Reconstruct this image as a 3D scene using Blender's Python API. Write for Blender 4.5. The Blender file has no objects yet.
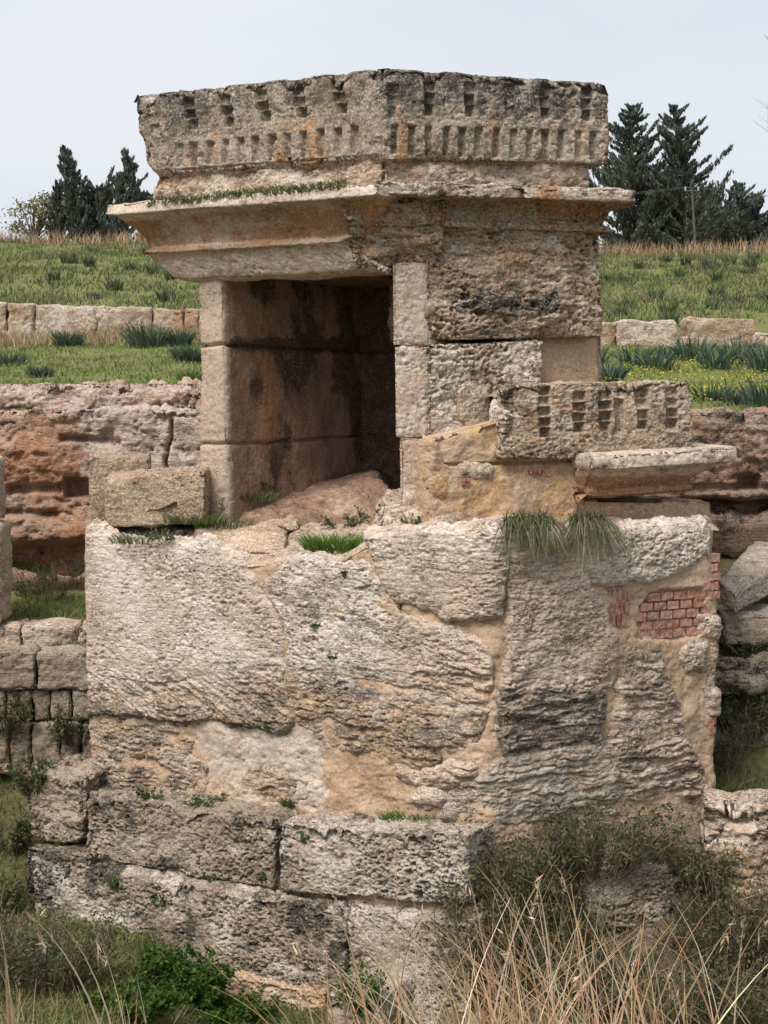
import bpy, math, random
import numpy as np
random.seed(7); RNG = np.random.default_rng(11)
SC = bpy.context.scene
COL = SC.collection
F = 1500.0; EYE = 6.0; PITCH = math.atan(124/1500)
cp, sp = math.cos(PITCH), math.sin(PITCH)

# ---------------------------------------------------------------- measuring helpers
def ray(px, py):
    a = (px-384)/F; b = -(py-512)/F
    return np.array([a, cp+b*sp, -sp+b*cp])
def P(px, py, D):
    r = ray(px, py); return np.array([0, 0, EYE]) + r*(D/r[1])
def proj(V):
    X = V[:, 0]; Y = V[:, 1]; Z = V[:, 2]-EYE
    dep = Y*cp - Z*sp; up = Y*sp + Z*cp
    return 384+F*X/dep, 512-F*up/dep
def hit(px, py, o, n):
    r = ray(px, py); c = np.array([0, 0, EYE])
    return c + r*(np.dot(o-c, n)/np.dot(r, n))

# ---------------------------------------------------------------- noise
_prm = RNG.permutation(256); _prm = np.concatenate([_prm, _prm, _prm])
_grd = RNG.normal(size=(256, 3)); _grd /= np.linalg.norm(_grd, axis=1)[:, None]
def perlin(p):
    pi = np.floor(p).astype(np.int64); f = p-pi; pi &= 255
    u = f*f*f*(f*(f*6-15)+10)
    out = 0
    for dx in (0, 1):
        wx = u[:, 0] if dx else 1-u[:, 0]
        for dy in (0, 1):
            wy = u[:, 1] if dy else 1-u[:, 1]
            for dz in (0, 1):
                wz = u[:, 2] if dz else 1-u[:, 2]
                h = _prm[_prm[_prm[(pi[:, 0]+dx) & 255]+((pi[:, 1]+dy) & 255)]+((pi[:, 2]+dz) & 255)]
                g = _grd[h]
                out = out + wx*wy*wz*(g[:, 0]*(f[:, 0]-dx)+g[:, 1]*(f[:, 1]-dy)+g[:, 2]*(f[:, 2]-dz))
    return out*1.5
def fbm(p, octv=4, gain=.5):
    s = 0; a = 1.; q = np.array(p, dtype=float)
    for i in range(octv):
        s = s + a*perlin(q); q = q*2.03+17.3; a *= gain
    return s
def ridged(p, octv=3):
    s = 0; a = 1.; q = np.array(p, dtype=float)
    for i in range(octv):
        s = s + a*(1-2*np.abs(perlin(q))); q = q*2.1+9.7; a *= .5
    return s
def sstep(a, b, x):
    t = np.clip((x-a)/(b-a), 0, 1); return t*t*(3-2*t)
def sdf(poly, x, y):
    poly = np.array(poly, float); n = len(poly)
    d = np.full(x.shape, 1e18); ins = np.zeros(x.shape, bool)
    for i in range(n):
        a = poly[i]; b = poly[(i+1) % n]; e = b-a
        wx = x-a[0]; wy = y-a[1]
        t = np.clip((wx*e[0]+wy*e[1])/max(1e-9, e.dot(e)), 0, 1)
        d = np.minimum(d, (wx-e[0]*t)**2+(wy-e[1]*t)**2)
        c = (a[1] > y) != (b[1] > y)
        with np.errstate(divide='ignore', invalid='ignore'):
            xi = a[0]+(y-a[1])/(b[1]-a[1]+1e-12)*e[0]
        ins ^= c & (x < xi)
    d = np.sqrt(d); return np.where(ins, d, -d)

# ---------------------------------------------------------------- objects
def tag(o, label=None, cat=None, group=None, kind=None):
    if label: o['label'] = label
    if cat: o['category'] = cat
    if group: o['group'] = group
    if kind: o['kind'] = kind
    return o
def empty(name, loc, label, cat, group=None):
    o = bpy.data.objects.new(name, None); COL.objects.link(o); o.location = [float(c) for c in loc]
    o.empty_display_size = .2
    return tag(o, label, cat, group)
def mesh(name, V, faces, mat, parent=None, attr=None, smooth=True, loc=None):
    """faces: int array (n,3)/(n,4) or a list of such arrays; V in world space"""
    V = np.asarray(V, float)
    if not isinstance(faces, (list, tuple)): faces = [faces]
    faces = [np.asarray(f, np.int32) for f in faces if len(f)]
    off = np.zeros(3)
    if parent is not None: off = np.array(parent['_loc']) if '_loc' in parent else np.array(parent.location)
    elif loc is not None: off = np.asarray(loc, float)
    me = bpy.data.meshes.new(name)
    me.vertices.add(len(V)); me.vertices.foreach_set('co', (V-off).astype(np.float32).ravel())
    nl = sum(f.size for f in faces); nf = sum(len(f) for f in faces)
    me.loops.add(nl); me.polygons.add(nf)
    me.loops.foreach_set('vertex_index', np.concatenate([f.ravel() for f in faces]))
    tot = np.concatenate([np.full(len(f), f.shape[1], np.int32) for f in faces])
    st = np.concatenate([[0], np.cumsum(tot)[:-1]]).astype(np.int32)
    me.polygons.foreach_set('loop_start', st)
    me.polygons.foreach_set('use_smooth', np.full(nf, smooth, bool))
    me.update(calc_edges=True); me.validate()
    if attr is not None:
        for k, c in attr.items():
            a = me.attributes.new(k, 'FLOAT_COLOR', 'POINT')
            c = np.asarray(c, np.float32)
            if c.shape[1] == 3: c = np.concatenate([c, np.ones((len(c), 1), np.float32)], 1)
            a.data.foreach_set('color', c.ravel())
    me.materials.append(mat)
    o = bpy.data.objects.new(name, me); COL.objects.link(o)
    if parent is not None: o.parent = parent
    else: o.location = off
    return o
def vnormals(V, Q):
    N = np.zeros_like(V)
    a = V[Q[:, 0]]; c = V[Q[:, 2]]; b = V[Q[:, 1]]; d = V[Q[:, -1]]
    fn = np.cross(c-a, d-b) if Q.shape[1] == 4 else np.cross(b-a, c-a)
    for k in range(Q.shape[1]): np.add.at(N, Q[:, k], fn)
    return N/np.maximum(1e-12, np.linalg.norm(N, axis=1))[:, None]

# ---------------------------------------------------------------- node materials
class G:
    def __init__(s, name):
        s.m = bpy.data.materials.new(name); s.m.use_nodes = True
        s.t = s.m.node_tree; s.t.nodes.clear(); s.N = s.t.nodes
        s.pos = s.N.new('ShaderNodeNewGeometry').outputs['Position']
    def L(s, a, b):
        if hasattr(a, 'is_output') or hasattr(a, 'links'): s.t.links.new(a, b)
        else: b.default_value = a
    def noise(s, scale, detail=5, rough=.6, vec=None, dist=0):
        n = s.N.new('ShaderNodeTexNoise'); n.inputs['Scale'].default_value = scale
        n.inputs['Detail'].default_value = detail; n.inputs['Roughness'].default_value = rough
        n.inputs['Distortion'].default_value = dist
        s.L(vec or s.pos, n.inputs['Vector']); return n.outputs[0]
    def vor(s, scale, vec=None, feature='F1'):
        n = s.N.new('ShaderNodeTexVoronoi'); n.inputs['Scale'].default_value = scale; n.feature = feature
        s.L(vec or s.pos, n.inputs['Vector']); return n.outputs['Distance']
    def scaled(s, sx, sy, sz, off=(0, 0, 0), rot=(0, 0, 0)):
        n = s.N.new('ShaderNodeMapping'); n.inputs['Scale'].default_value = (sx, sy, sz)
        n.inputs['Location'].default_value = off; n.inputs['Rotation'].default_value = rot
        s.L(s.pos, n.inputs['Vector']); return n.outputs[0]
    def math(s, op, a, b=0.):
        n = s.N.new('ShaderNodeMath'); n.operation = op; s.L(a, n.inputs[0]); s.L(b, n.inputs[1]); return n.outputs[0]
    def mapr(s, x, a, b, c, d, smooth=True):
        n = s.N.new('ShaderNodeMapRange'); n.interpolation_type = 'SMOOTHSTEP' if smooth else 'LINEAR'
        s.L(x, n.inputs['Value'])
        for k, v in zip(('From Min', 'From Max', 'To Min', 'To Max'), (a, b, c, d)): n.inputs[k].default_value = v
        return n.outputs[0]
    def mix(s, f, a, b, mode='MIX'):
        n = s.N.new('ShaderNodeMix'); n.data_type = 'RGBA'; n.blend_type = mode
        s.L(f, n.inputs[0]); s.L(c4(a), n.inputs[6]); s.L(c4(b), n.inputs[7]); return n.outputs[2]
    def attr(s, name):
        n = s.N.new('ShaderNodeAttribute'); n.attribute_name = name; return n.outputs['Color']
    def split(s, c):
        n = s.N.new('ShaderNodeSeparateColor'); s.L(c, n.inputs[0]); return n.outputs
    def grey(s, v):
        n = s.N.new('ShaderNodeCombineColor')
        for i in range(3): s.L(v, n.inputs[i])
        return n.outputs[0]
    def bump(s, h, strength=.6, dist=.02):
        n = s.N.new('ShaderNodeBump'); n.inputs['Strength'].default_value = strength; n.inputs['Distance'].default_value = dist
        s.L(h, n.inputs['Height']); return n.outputs[0]
    def out(s, col, rough=.95, nrm=None, spec=.15, transl=0):
        b = s.N.new('ShaderNodeBsdfPrincipled'); s.L(c4(col), b.inputs['Base Color']); s.L(rough, b.inputs['Roughness'])
        b.inputs['Specular IOR Level'].default_value = spec
        if nrm is not None: s.L(nrm, b.inputs['Normal'])
        o = s.N.new('ShaderNodeOutputMaterial'); sh = b.outputs[0]
        if transl:
            t = s.N.new('ShaderNodeBsdfTranslucent'); s.L(c4(col), t.inputs[0])
            x = s.N.new('ShaderNodeMixShader'); x.inputs[0].default_value = transl
            s.L(sh, x.inputs[1]); s.L(t.outputs[0], x.inputs[2]); sh = x.outputs[0]
        s.L(sh, o.inputs[0]); return s.m
def c4(c):
    return (*c, 1.0) if isinstance(c, (tuple, list)) and len(c) == 3 else c

def stone(name, c1, c2, ochre=(.42, .22, .10), dark=(.075, .068, .06), pale=(.62, .57, .52), strata=.5, pits=.5, bump=.8, fine=1., dsoft=.2, speck=.75, az=1.9, fleck=.5, bw=.9):
    """weathered limestone; point colour 'wear' = ochre staining, dark lichen, pale crust coverage; chamber and lintel add painted shade and bounce"""
    g = G(name)
    n1 = g.noise(.9, 5, .6); n2 = g.noise(6.5, 8, .68, dist=.4)
    n3 = g.noise(3, 6, .62, g.scaled(1.3, 1.3, 11)); n4 = g.noise(55, 4, .7)
    n7 = g.noise(22, 7, .78, g.scaled(1, 1, az, (5, 2, 8))); n8 = g.noise(48, 4, .7, g.scaled(1, 1, az*.8, (15, 12, 8))); n9 = g.noise(2.4, 4, .6, g.scaled(1, 1, 1.5, (9, 1, 4)))
    n5 = g.noise(9, 9, .74, g.scaled(1, 1, az*.8, (31, 7, 3)), .3); n6 = g.noise(12, 7, .7, g.scaled(1, 1, 2.2, (3, 17, 9)))
    w = g.split(g.attr('wear'))
    col = g.mix(g.mapr(n1, .36, .64, 0, 1), c1, c2)
    def cover(col, k, n, c, lo=.28, hi=.72, soft=.13):
        t = g.mapr(n, lo, hi, 0, 1, False)
        e = g.math('SUBTRACT', g.math('SUBTRACT', g.math('MULTIPLY', k, 1+2*soft), soft), t)
        return g.mix(g.mapr(e, -soft, soft, 0, 1), col, c)
    col = cover(col, w[0], n2, ochre, soft=.3)
    col = cover(col, w[2], n6, pale, soft=.16)
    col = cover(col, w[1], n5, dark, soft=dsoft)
    col = g.mix(1., col, g.grey(g.mapr(n3, .3, .7, 1-.35*strata, 1+.2*strata, False)), 'MULTIPLY')
    col = g.mix(1., col, g.grey(g.mapr(n4, .3, .7, .72, 1.2, False)), 'MULTIPLY')
    col = g.mix(g.math('MULTIPLY', g.mapr(n8, .53, .60, 0, fleck), g.mapr(n9, .4, .6, 1, .5)), col, pale)
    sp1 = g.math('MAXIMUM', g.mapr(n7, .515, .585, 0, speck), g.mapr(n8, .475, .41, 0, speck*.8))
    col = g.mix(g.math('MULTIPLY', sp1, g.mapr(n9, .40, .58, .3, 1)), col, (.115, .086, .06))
    v = g.vor(38); v2 = g.vor(14, g.scaled(1, 1, 1.8))
    pm = g.mapr(g.noise(2.2, 3, .6), .45, .6, 0, 1)
    p1 = g.math('MULTIPLY', g.math('ADD', g.mapr(v, .0, .35, -1, 0), g.mapr(v2, .0, .3, -1.5, 0)), g.math('MULTIPLY', pm, pits))
    h = g.math('ADD', g.math('MULTIPLY', n2, bw), g.math('MULTIPLY', n4, .35*fine))
    h = g.math('ADD', h, g.math('MULTIPLY', n3, 1.6*strata)); h = g.math('ADD', h, g.math('MULTIPLY', p1, .5))
    h = g.math('ADD', h, g.math('MULTIPLY', g.noise(150, 3, .6), .12*fine))
    return g.out(col, .95, g.bump(h, bump, .03), .1)
def tinted(name, rough=.7, transl=.25, spec=.2, var=.0):
    g = G(name); c = g.attr('tint')
    if var: c = g.mix(1., c, g.grey(g.mapr(g.noise(30, 3, .6), .3, .7, 1-var, 1+var, False)), 'MULTIPLY')
    return g.out(c, rough, None, spec, transl)

# ---------------------------------------------------------------- stone shapes
def gridbox(nx, ny, nz):
    Vs = []; Qs = []; k = 0
    def face(fix, val, na, nb, order, flip):
        nonlocal k
        a, b = np.meshgrid(np.arange(na+1), np.arange(nb+1), indexing='ij')
        v = np.zeros((a.size, 3), int); v[:, order[0]] = a.ravel(); v[:, order[1]] = b.ravel(); v[:, fix] = val
        i = np.arange(a.size).reshape(na+1, nb+1)
        q = np.stack([i[:-1, :-1], i[1:, :-1], i[1:, 1:], i[:-1, 1:]], -1).reshape(-1, 4)
        if flip: q = q[:, ::-1]
        Vs.append(v); Qs.append(q+k); k += len(v)
    face(1, 0, nx, nz, (0, 2), False); face(1, ny, nx, nz, (0, 2), True)
    face(0, 0, ny, nz, (1, 2), True); face(0, nx, ny, nz, (1, 2), False)
    face(2, 0, nx, ny, (0, 1), True); face(2, nz, nx, ny, (0, 1), False)
    V = np.concatenate(Vs); Q = np.concatenate(Qs)
    key = (V[:, 0]*100003+V[:, 1])*100003+V[:, 2]
    _, first, inv = np.unique(key, return_index=True, return_inverse=True)
    return V[first]/np.array([nx, ny, nz], float), inv.ravel()[Q]
def wear_arr(V, wear):
    if callable(wear): return np.clip(wear(V), 0, 1)
    return np.tile(np.array(wear, float), (len(V), 1))
SEED = [0]
def stone_box(name, fn, dims, mat, parent=None, res=.02, amp=.02, freq=3., chip=.04, chipw=.06, strata=0., sfreq=13., extra=None, wear=(.2, .25, .15), loc=None, pit=0., ny=None):
    """closed block; fn maps (u right, v inward, w up) in 0..1 to the world"""
    SEED[0] += 1; off = SEED[0]*7.31
    n = [max(2, int(round(d/res))) for d in dims]
    if ny: n[1] = ny
    U, Q = gridbox(*n)
    V = fn(U); N = vnormals(V, Q)
    # make sure normals look outwards
    c = V.mean(0)
    if np.mean(np.einsum('ij,ij->i', N, V-c)) < 0: N = -N; Q = Q[:, ::-1]
    D = np.minimum(U, 1-U)*np.array(dims); D.sort(axis=1)
    edge = D[:, 1]
    p = V+off
    h = amp*fbm(p*freq, 5, .55)
    cn = .5+fbm(p*2.7+40, 4)
    h -= min(chip, .022)*np.exp(-edge/.018)+chip*1.5*np.clip(cn-.5, 0, 1)*np.exp(-edge/chipw)
    h += relief(p, strata, sfreq, 0., 0., 1., pit, strata*.8)
    if extra is not None: h = h+extra(U, V)
    V2 = V+N*h[:, None]
    return mesh(name, V2, Q, mat, parent, {'wear': wear_arr(V2, wear)}, loc=loc)
def quadmap(a, b, c, d, inn):
    """front corners a top-left, b top-right, c bottom-right, d bottom-left; inn = vector to the back"""
    a, b, c, d, inn = map(np.asarray, (a, b, c, d, inn))
    def f(U):
        u, v, w = U[:, :1], U[:, 1:2], U[:, 2:]
        return (d*(1-u)+c*u)*(1-w)+(a*(1-u)+b*u)*w+inn*v
    dims = (max(np.linalg.norm(b-a), np.linalg.norm(c-d)), np.linalg.norm(inn), max(np.linalg.norm(a-d), np.linalg.norm(b-c)))
    return f, dims
def plane_block(name, q, pl, depth, mat, parent=None, fwd=0., inn=None, **k):
    """block whose front face fills the outline q on plane pl=(origin, outward normal)"""
    o, n = pl; o = o+n*fwd
    pts = [hit(x, y, o, n) for x, y in q]
    f, dims = quadmap(*pts, -(n if inn is None else inn)*depth)
    if parent is None and 'loc' not in k:
        k['loc'] = (pts[2]+pts[3])/2-n*depth*.5
    return stone_box(name, f, dims, mat, parent, **k)

class Plane:
    def __init__(s, o, u, s0, s1): s.o = np.array([*o, 0.]); s.u = np.array([*u, 0.]); s.n = np.array([u[1], -u[0], 0.]); s.s0, s.s1 = s0, s1
    def pos(s, t): return s.o+s.u*t[:, None], np.tile(s.n, (len(t), 1))
class Path:
    """plan polyline left to right, corners rounded"""
    def __init__(s, pts, rad=.25):
        pts = np.array(pts, float); d = np.linalg.norm(np.diff(pts, axis=0), axis=1)
        t = np.concatenate([[0], np.cumsum(d)]); s.s0, s.s1 = 0, t[-1]; s.knots = t
        ts = np.arange(0, t[-1]+.01, .01); xy = np.stack([np.interp(ts, t, pts[:, i]) for i in (0, 1)], 1)
        k = max(1, int(rad/.01)); pad = np.concatenate([xy[:1]-(xy[1]-xy[0])*np.arange(k, 0, -1)[:, None], xy, xy[-1:]+(xy[-1]-xy[-2])*np.arange(1, k+1)[:, None]])
        ker = np.ones(2*k+1)/(2*k+1)
        s.xy = np.stack([np.convolve(pad[:, i], ker, 'valid') for i in (0, 1)], 1); s.ts = ts
        tg = np.gradient(s.xy, axis=0); tg /= np.linalg.norm(tg, axis=1)[:, None]; s.nn = np.stack([tg[:, 1], -tg[:, 0]], 1)
    def pos(s, t):
        x = [np.interp(t, s.ts, s.xy[:, i]) for i in (0, 1)]; n = [np.interp(t, s.ts, s.nn[:, i]) for i in (0, 1)]
        z = np.zeros_like(t); n = np.stack([*n, z], 1)
        return np.stack([*x, z], 1), n/np.linalg.norm(n, axis=1)[:, None]
def relief(p, strata, sfreq, tilt, rough, rfreq, pit, slots=0.):
    h = rough*fbm(p*rfreq, 5, .55)+.002*fbm(p*24+3, 3, .6)
    strata = np.broadcast_to(np.asarray(strata, float), len(p))
    if strata.max() > 0:
        z = p[:, 2]+tilt*p[:, 0]+.05*fbm(p*1.3, 3)+.022*fbm(p*9, 3)
        m = .25+.85*sstep(-.35, .35, fbm(p*1.2+70, 2))
        o = np.zeros_like(z)
        L_ = z*sfreq+.9*perlin(np.stack([o, o+.5, z*3.1], 1))+.7*fbm(p*np.array([1.9, 1.9, .8]), 3)
        k = np.floor(L_); fr = L_-k; hs = np.modf(np.abs(np.sin(k*12.9898)*43758.5453))[0]
        lay = sstep(0, .16, fr)*sstep(1.0, .72, fr)*(.45+.9*hs)*np.clip(.45+1.2*perlin(np.stack([p[:, 0]*3.3, p[:, 1]*3.3, k*3.7], 1))+.8*perlin(np.stack([p[:, 0]*9, p[:, 1]*9, k*5.3], 1)), 0, 1.4)
        fine = fbm(np.stack([p[:, 0]*3.4, p[:, 1]*3.4, z*sfreq*2.4], 1), 4, .62)
        h = h+strata*m*(1.0*lay-.65+.26*fine)
        if slots: h = h-slots*np.clip(strata/.03, 0, 1)*(sstep(.30, .5, perlin(np.stack([p[:, 0]*1.9, p[:, 1]*1.9, z*sfreq*.9], 1)+31)+.3*fbm(p*9, 2))+.6*sstep(.34, .5, perlin(np.stack([p[:, 0]*4, p[:, 1]*4, z*sfreq*2.1], 1)+77)+.25*fbm(p*14, 2)))
    if pit:
        pm = .35+.8*sstep(-.3, .4, fbm(p*2.1+11, 2))
        h = h-pit*pm*(2.2*np.clip(perlin(p*np.array([13, 13, 17])+5)-.30, 0, 1)+2.4*np.clip(perlin(p*np.array([25, 25, 40])+9)-.27, 0, 1)+1.6*np.clip(perlin(p*np.array([44, 44, 60])+2)-.22, 0, 1))
    return h
def slab(name, surf, poly, zr, mat, parent, H=.06, edge=.05, warp=4., res=.009, strata=.02, sfreq=12., tilt=0., rough=.02, rfreq=3., pit=.02, slots=0., wear=(.2, .2, .2), base=0., extra=None, loc=None, ppm=115., smask=None, grow=0.):
    """stone standing proud of a wall surface, with a ragged outline traced on that surface"""
    SEED[0] += 1; off = SEED[0]*5.17
    S = np.arange(surf.s0, surf.s1, res); Z = np.arange(zr[0], zr[1], res)
    P0, N0 = surf.pos(S)
    xs = [p[0] for p in poly]; ys = [p[1] for p in poly]
    # crop the grid to the outline
    zz = np.array([zr[0], zr[1]])
    pxs, _ = proj(np.concatenate([P0+[0, 0, (zr[0]+zr[1])/2]]))
    vis = np.where((pxs > min(xs)-12) & (pxs < max(xs)+12))[0]
    S = S[vis[0]:vis[-1]+1]; P0 = P0[vis[0]:vis[-1]+1]; N0 = N0[vis[0]:vis[-1]+1]
    mid = P0[len(P0)//2]
    col = np.tile(mid, (len(Z), 1)); col[:, 2] = Z; _, pys = proj(col)
    vz = np.where((pys > min(ys)-45) & (pys < max(ys)+45))[0]; Z = Z[vz[0]:vz[-1]+1]
    nu, nv = len(S), len(Z)
    V = np.repeat(P0, nv, 0); V[:, 2] = np.tile(Z, nu); N = np.repeat(N0, nv, 0)
    px, py = proj(V)
    d = (grow+sdf(poly, px, py)+warp*fbm(V*5+off, 4)+.4*warp*fbm(V*16+off, 2))/ppm
    p = V+off*np.array([1, 1, 0])
    r = relief(p, strata if smask is None else strata*smask(px, py), sfreq, tilt, rough, rfreq, pit, slots)
    e = 1-np.exp(-np.clip(d, 0, None)/edge)
    h = base+np.where(d > 0, H*e+r*sstep(0, .06, d), d*2.2)
    if extra is not None: h = h+extra(V, px, py, d)
    h = np.maximum(h, base-.07)
    i = np.arange(nu*nv).reshape(nu, nv)
    Q = np.stack([i[:-1, :-1], i[1:, :-1], i[1:, 1:], i[:-1, 1:]], -1).reshape(-1, 4)
    keep = (d > -.03)[Q].any(1); Q = Q[keep]
    used = np.unique(Q); mp = np.zeros(nu*nv, int)-1; mp[used] = np.arange(len(used))
    V2 = (V+N*h[:, None])[used]
    return mesh(name, V2, mp[Q], mat, parent, {'wear': wear_arr(V2, wear)}, loc=loc)

# ---------------------------------------------------------------- plants
def tubes(lines, radii, nside=4):
    """lines: list of (k,3); radii: list of (r0,r1)"""
    Vs = []; Qs = []; k = 0
    for L_, (r0, r1) in zip(lines, radii):
        L_ = np.asarray(L_, float); n = len(L_)
        t = np.gradient(L_, axis=0); t /= np.maximum(1e-9, np.linalg.norm(t, axis=1))[:, None]
        ref = np.array([.31, .22, .1]) if abs(t[0][2]) > .8 else np.array([0, 0, 1.])
        a = np.cross(t, ref); a /= np.maximum(1e-9, np.linalg.norm(a, axis=1))[:, None]; b = np.cross(t, a)
        r = np.linspace(r0, r1, n)[:, None, None]
        an = np.arange(nside)*2*np.pi/nside
        ring = L_[:, None]+r*(np.cos(an)[None, :, None]*a[:, None]+np.sin(an)[None, :, None]*b[:, None])
        i = np.arange(n*nside).reshape(n, nside)+k; j = np.roll(i, -1, 1)
        Vs.append(ring.reshape(-1, 3)); Qs.append(np.stack([i[:-1], j[:-1], j[1:], i[1:]], -1).reshape(-1, 4)); k += n*nside
    return np.concatenate(Vs), np.concatenate(Qs)
def pick(cols, n, var=.18):
    cols = np.array(cols, float); c = cols[RNG.integers(0, len(cols), n)]
    return np.clip(c*(1+RNG.normal(0, var, (n, 1)))*(1+RNG.normal(0, .05, (n, 3))), .003, 1)
def blades(base, h, w, lean, cols, seg=2, droop=.6, az=None, var=.18):
    """grass blades: (n,3) roots -> verts, faces, colours"""
    n = len(base); h = np.broadcast_to(h, n); w = np.broadcast_to(w, n); lean = np.broadcast_to(lean, n)
    if az is None: az = RNG.uniform(0, 2*np.pi, n)
    dr = np.stack([np.cos(az), np.sin(az), np.zeros(n)], 1)
    fa = RNG.uniform(0, 2*np.pi, n); sd = np.stack([np.cos(fa), np.sin(fa), np.zeros(n)], 1)
    rows = []
    for k in range(seg+1):
        t = k/seg
        c = base+dr*(lean*h*(t**1.6))[:, None]; c[:, 2] += h*(t-droop*np.minimum(lean, 1.6)*.5*t**2.2)
        if k == seg: rows.append(c[:, None])
        else:
            ww = (w*(1-.55*t)*.5)[:, None]; rows.append(np.stack([c-sd*ww, c+sd*ww], 1))
    V = np.concatenate(rows, 1); m = V.shape[1]; i0 = np.arange(n)*m
    Q = [np.stack([i0+2*k, i0+2*k+1, i0+2*k+3, i0+2*k+2], 1) for k in range(seg-1)]
    T = np.stack([i0+2*(seg-1), i0+2*seg-1, i0+2*seg], 1)
    C = np.repeat(pick(cols, n, var), m, 0)
    return V.reshape(-1, 3), ([np.concatenate(Q)] if Q else [])+[T], C
def leaves(pos, size, cols, direc=None, asp=.45, var=.22):
    n = len(pos); size = np.broadcast_to(size, n)[:, None]
    a = RNG.normal(size=(n, 3)) if direc is None else direc+RNG.normal(0, .35, (n, 3))
    a /= np.linalg.norm(a, axis=1)[:, None]
    b = np.cross(a, RNG.normal(size=(n, 3))); b /= np.maximum(1e-6, np.linalg.norm(b, axis=1))[:, None]
    V = np.stack([pos-a*size*.5, pos+b*size*asp*.5-a*size*.05, pos+a*size*.5, pos-b*size*asp*.5-a*size*.05], 1)
    return V.reshape(-1, 3), np.arange(4*n).reshape(n, 4), np.repeat(pick(cols, n, var), 4, 0)
def merge(parts):
    Vs, Fs, Cs = [], [], []; k = 0
    for V, Fc, C in parts:
        if not isinstance(Fc, list): Fc = [Fc]
        Vs.append(V); Cs.append(C); Fs += [f+k for f in Fc]; k += len(V)
    d = {}
    for f in Fs: d.setdefault(f.shape[1], []).append(f)
    return np.concatenate(Vs), [np.concatenate(v) for v in d.values()], np.concatenate(Cs)
# ---------------------------------------------------------------- materials
M_up = stone('weathered_limestone', (.48, .37, .275), (.39, .28, .19), pale=(.66, .57, .48), ochre=(.40, .225, .115), strata=.35, pits=.8, bump=.8, speck=.95, az=1.5, fleck=.75)
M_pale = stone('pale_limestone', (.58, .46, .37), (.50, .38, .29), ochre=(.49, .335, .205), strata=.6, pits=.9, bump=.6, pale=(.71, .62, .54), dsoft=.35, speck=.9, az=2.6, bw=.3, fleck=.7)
M_grey = stone('grey_limestone', (.43, .355, .28), (.34, .27, .20), ochre=(.36, .23, .13), dark=(.06, .055, .045), pale=(.60, .53, .46), strata=.4, pits=1., bump=1.)
M_red = stone('red_rock', (.42, .25, .165), (.42, .31, .245), ochre=(.45, .22, .115), dark=(.06, .05, .042), pale=(.60, .49, .42), strata=.5, pits=.9, bump=1.)
M_plas = stone('lime_plaster', (.55, .40, .28), (.49, .335, .215), ochre=(.49, .315, .155), dark=(.17, .135, .10), pale=(.60, .51, .43), strata=.0, pits=.15, bump=.5, fine=.9, dsoft=.4, speck=.6, fleck=.4)
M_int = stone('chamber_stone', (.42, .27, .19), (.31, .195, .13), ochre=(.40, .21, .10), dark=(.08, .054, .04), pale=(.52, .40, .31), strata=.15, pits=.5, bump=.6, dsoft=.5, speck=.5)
M_dr = stone('dressed_limestone', (.56, .42, .315), (.46, .325, .225), ochre=(.42, .23, .12), dark=(.09, .075, .06), pale=(.68, .57, .48), strata=.15, pits=.4, bump=.55, speck=.55, fleck=.4, az=1.3, bw=.5, dsoft=.35)
M_fr = stone('frieze_stone', (.42, .35, .28), (.31, .25, .19), ochre=(.38, .22, .12), dark=(.085, .078, .07), pale=(.62, .55, .48), strata=.2, pits=.8, bump=.7, speck=.95, az=1.2, fleck=.6, dsoft=.35, bw=.6)
def brick_mat():
    g = G('red_brick'); c = g.attr('tint')
    c = g.mix(g.mapr(g.noise(25, 6, .7), .47, .60, 0, .65), c, (.50, .38, .30))
    return g.out(c, .9, g.bump(g.noise(60, 4, .7), .5, .01), .1)
M_brick = brick_mat()
M_leaf = tinted('foliage', .6, .3, .2)
M_straw = tinted('dry_straw', .7, .25, .15)
M_bark = tinted('bark_and_twigs', .9, 0, .1, .3)

# ---------------------------------------------------------------- the tower
c30, s30, c15, s15 = math.cos(math.radians(30)), .5, math.cos(math.radians(15)), math.sin(math.radians(15))
uL = np.array([c30, -s30, 0]); nL = np.array([-s30, -c30, 0])      # along the door side, left to right; outward
uRb = np.array([math.cos(math.radians(26)), math.sin(math.radians(26)), 0]); nRb = np.array([uRb[1], -uRb[0], 0])
uR = np.array([c15, s15, 0]); nR = np.array([s15, -c15, 0])
CU = np.array([.052, 13.0, EYE])
PL = (CU, nL); PR = (CU, nR)
TB = empty('ruined_tower', (0, 13.6, EYE-4.1), 'tall ruined limestone tower with a dark doorway, carved frieze and jutting cornice', 'ruin')
def zy(y, D, px=384): return P(px, y, D)[2]
def smooth_poly(x, pts): a = np.array(pts, float); return np.interp(x, a[:, 0], a[:, 1])
def rect(px, py, x0, x1, y0, y1, s=1.2):
    return sstep(-s, s, np.minimum(np.minimum(px-x0, x1-px), np.minimum(py-y0, y1-py)))

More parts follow.
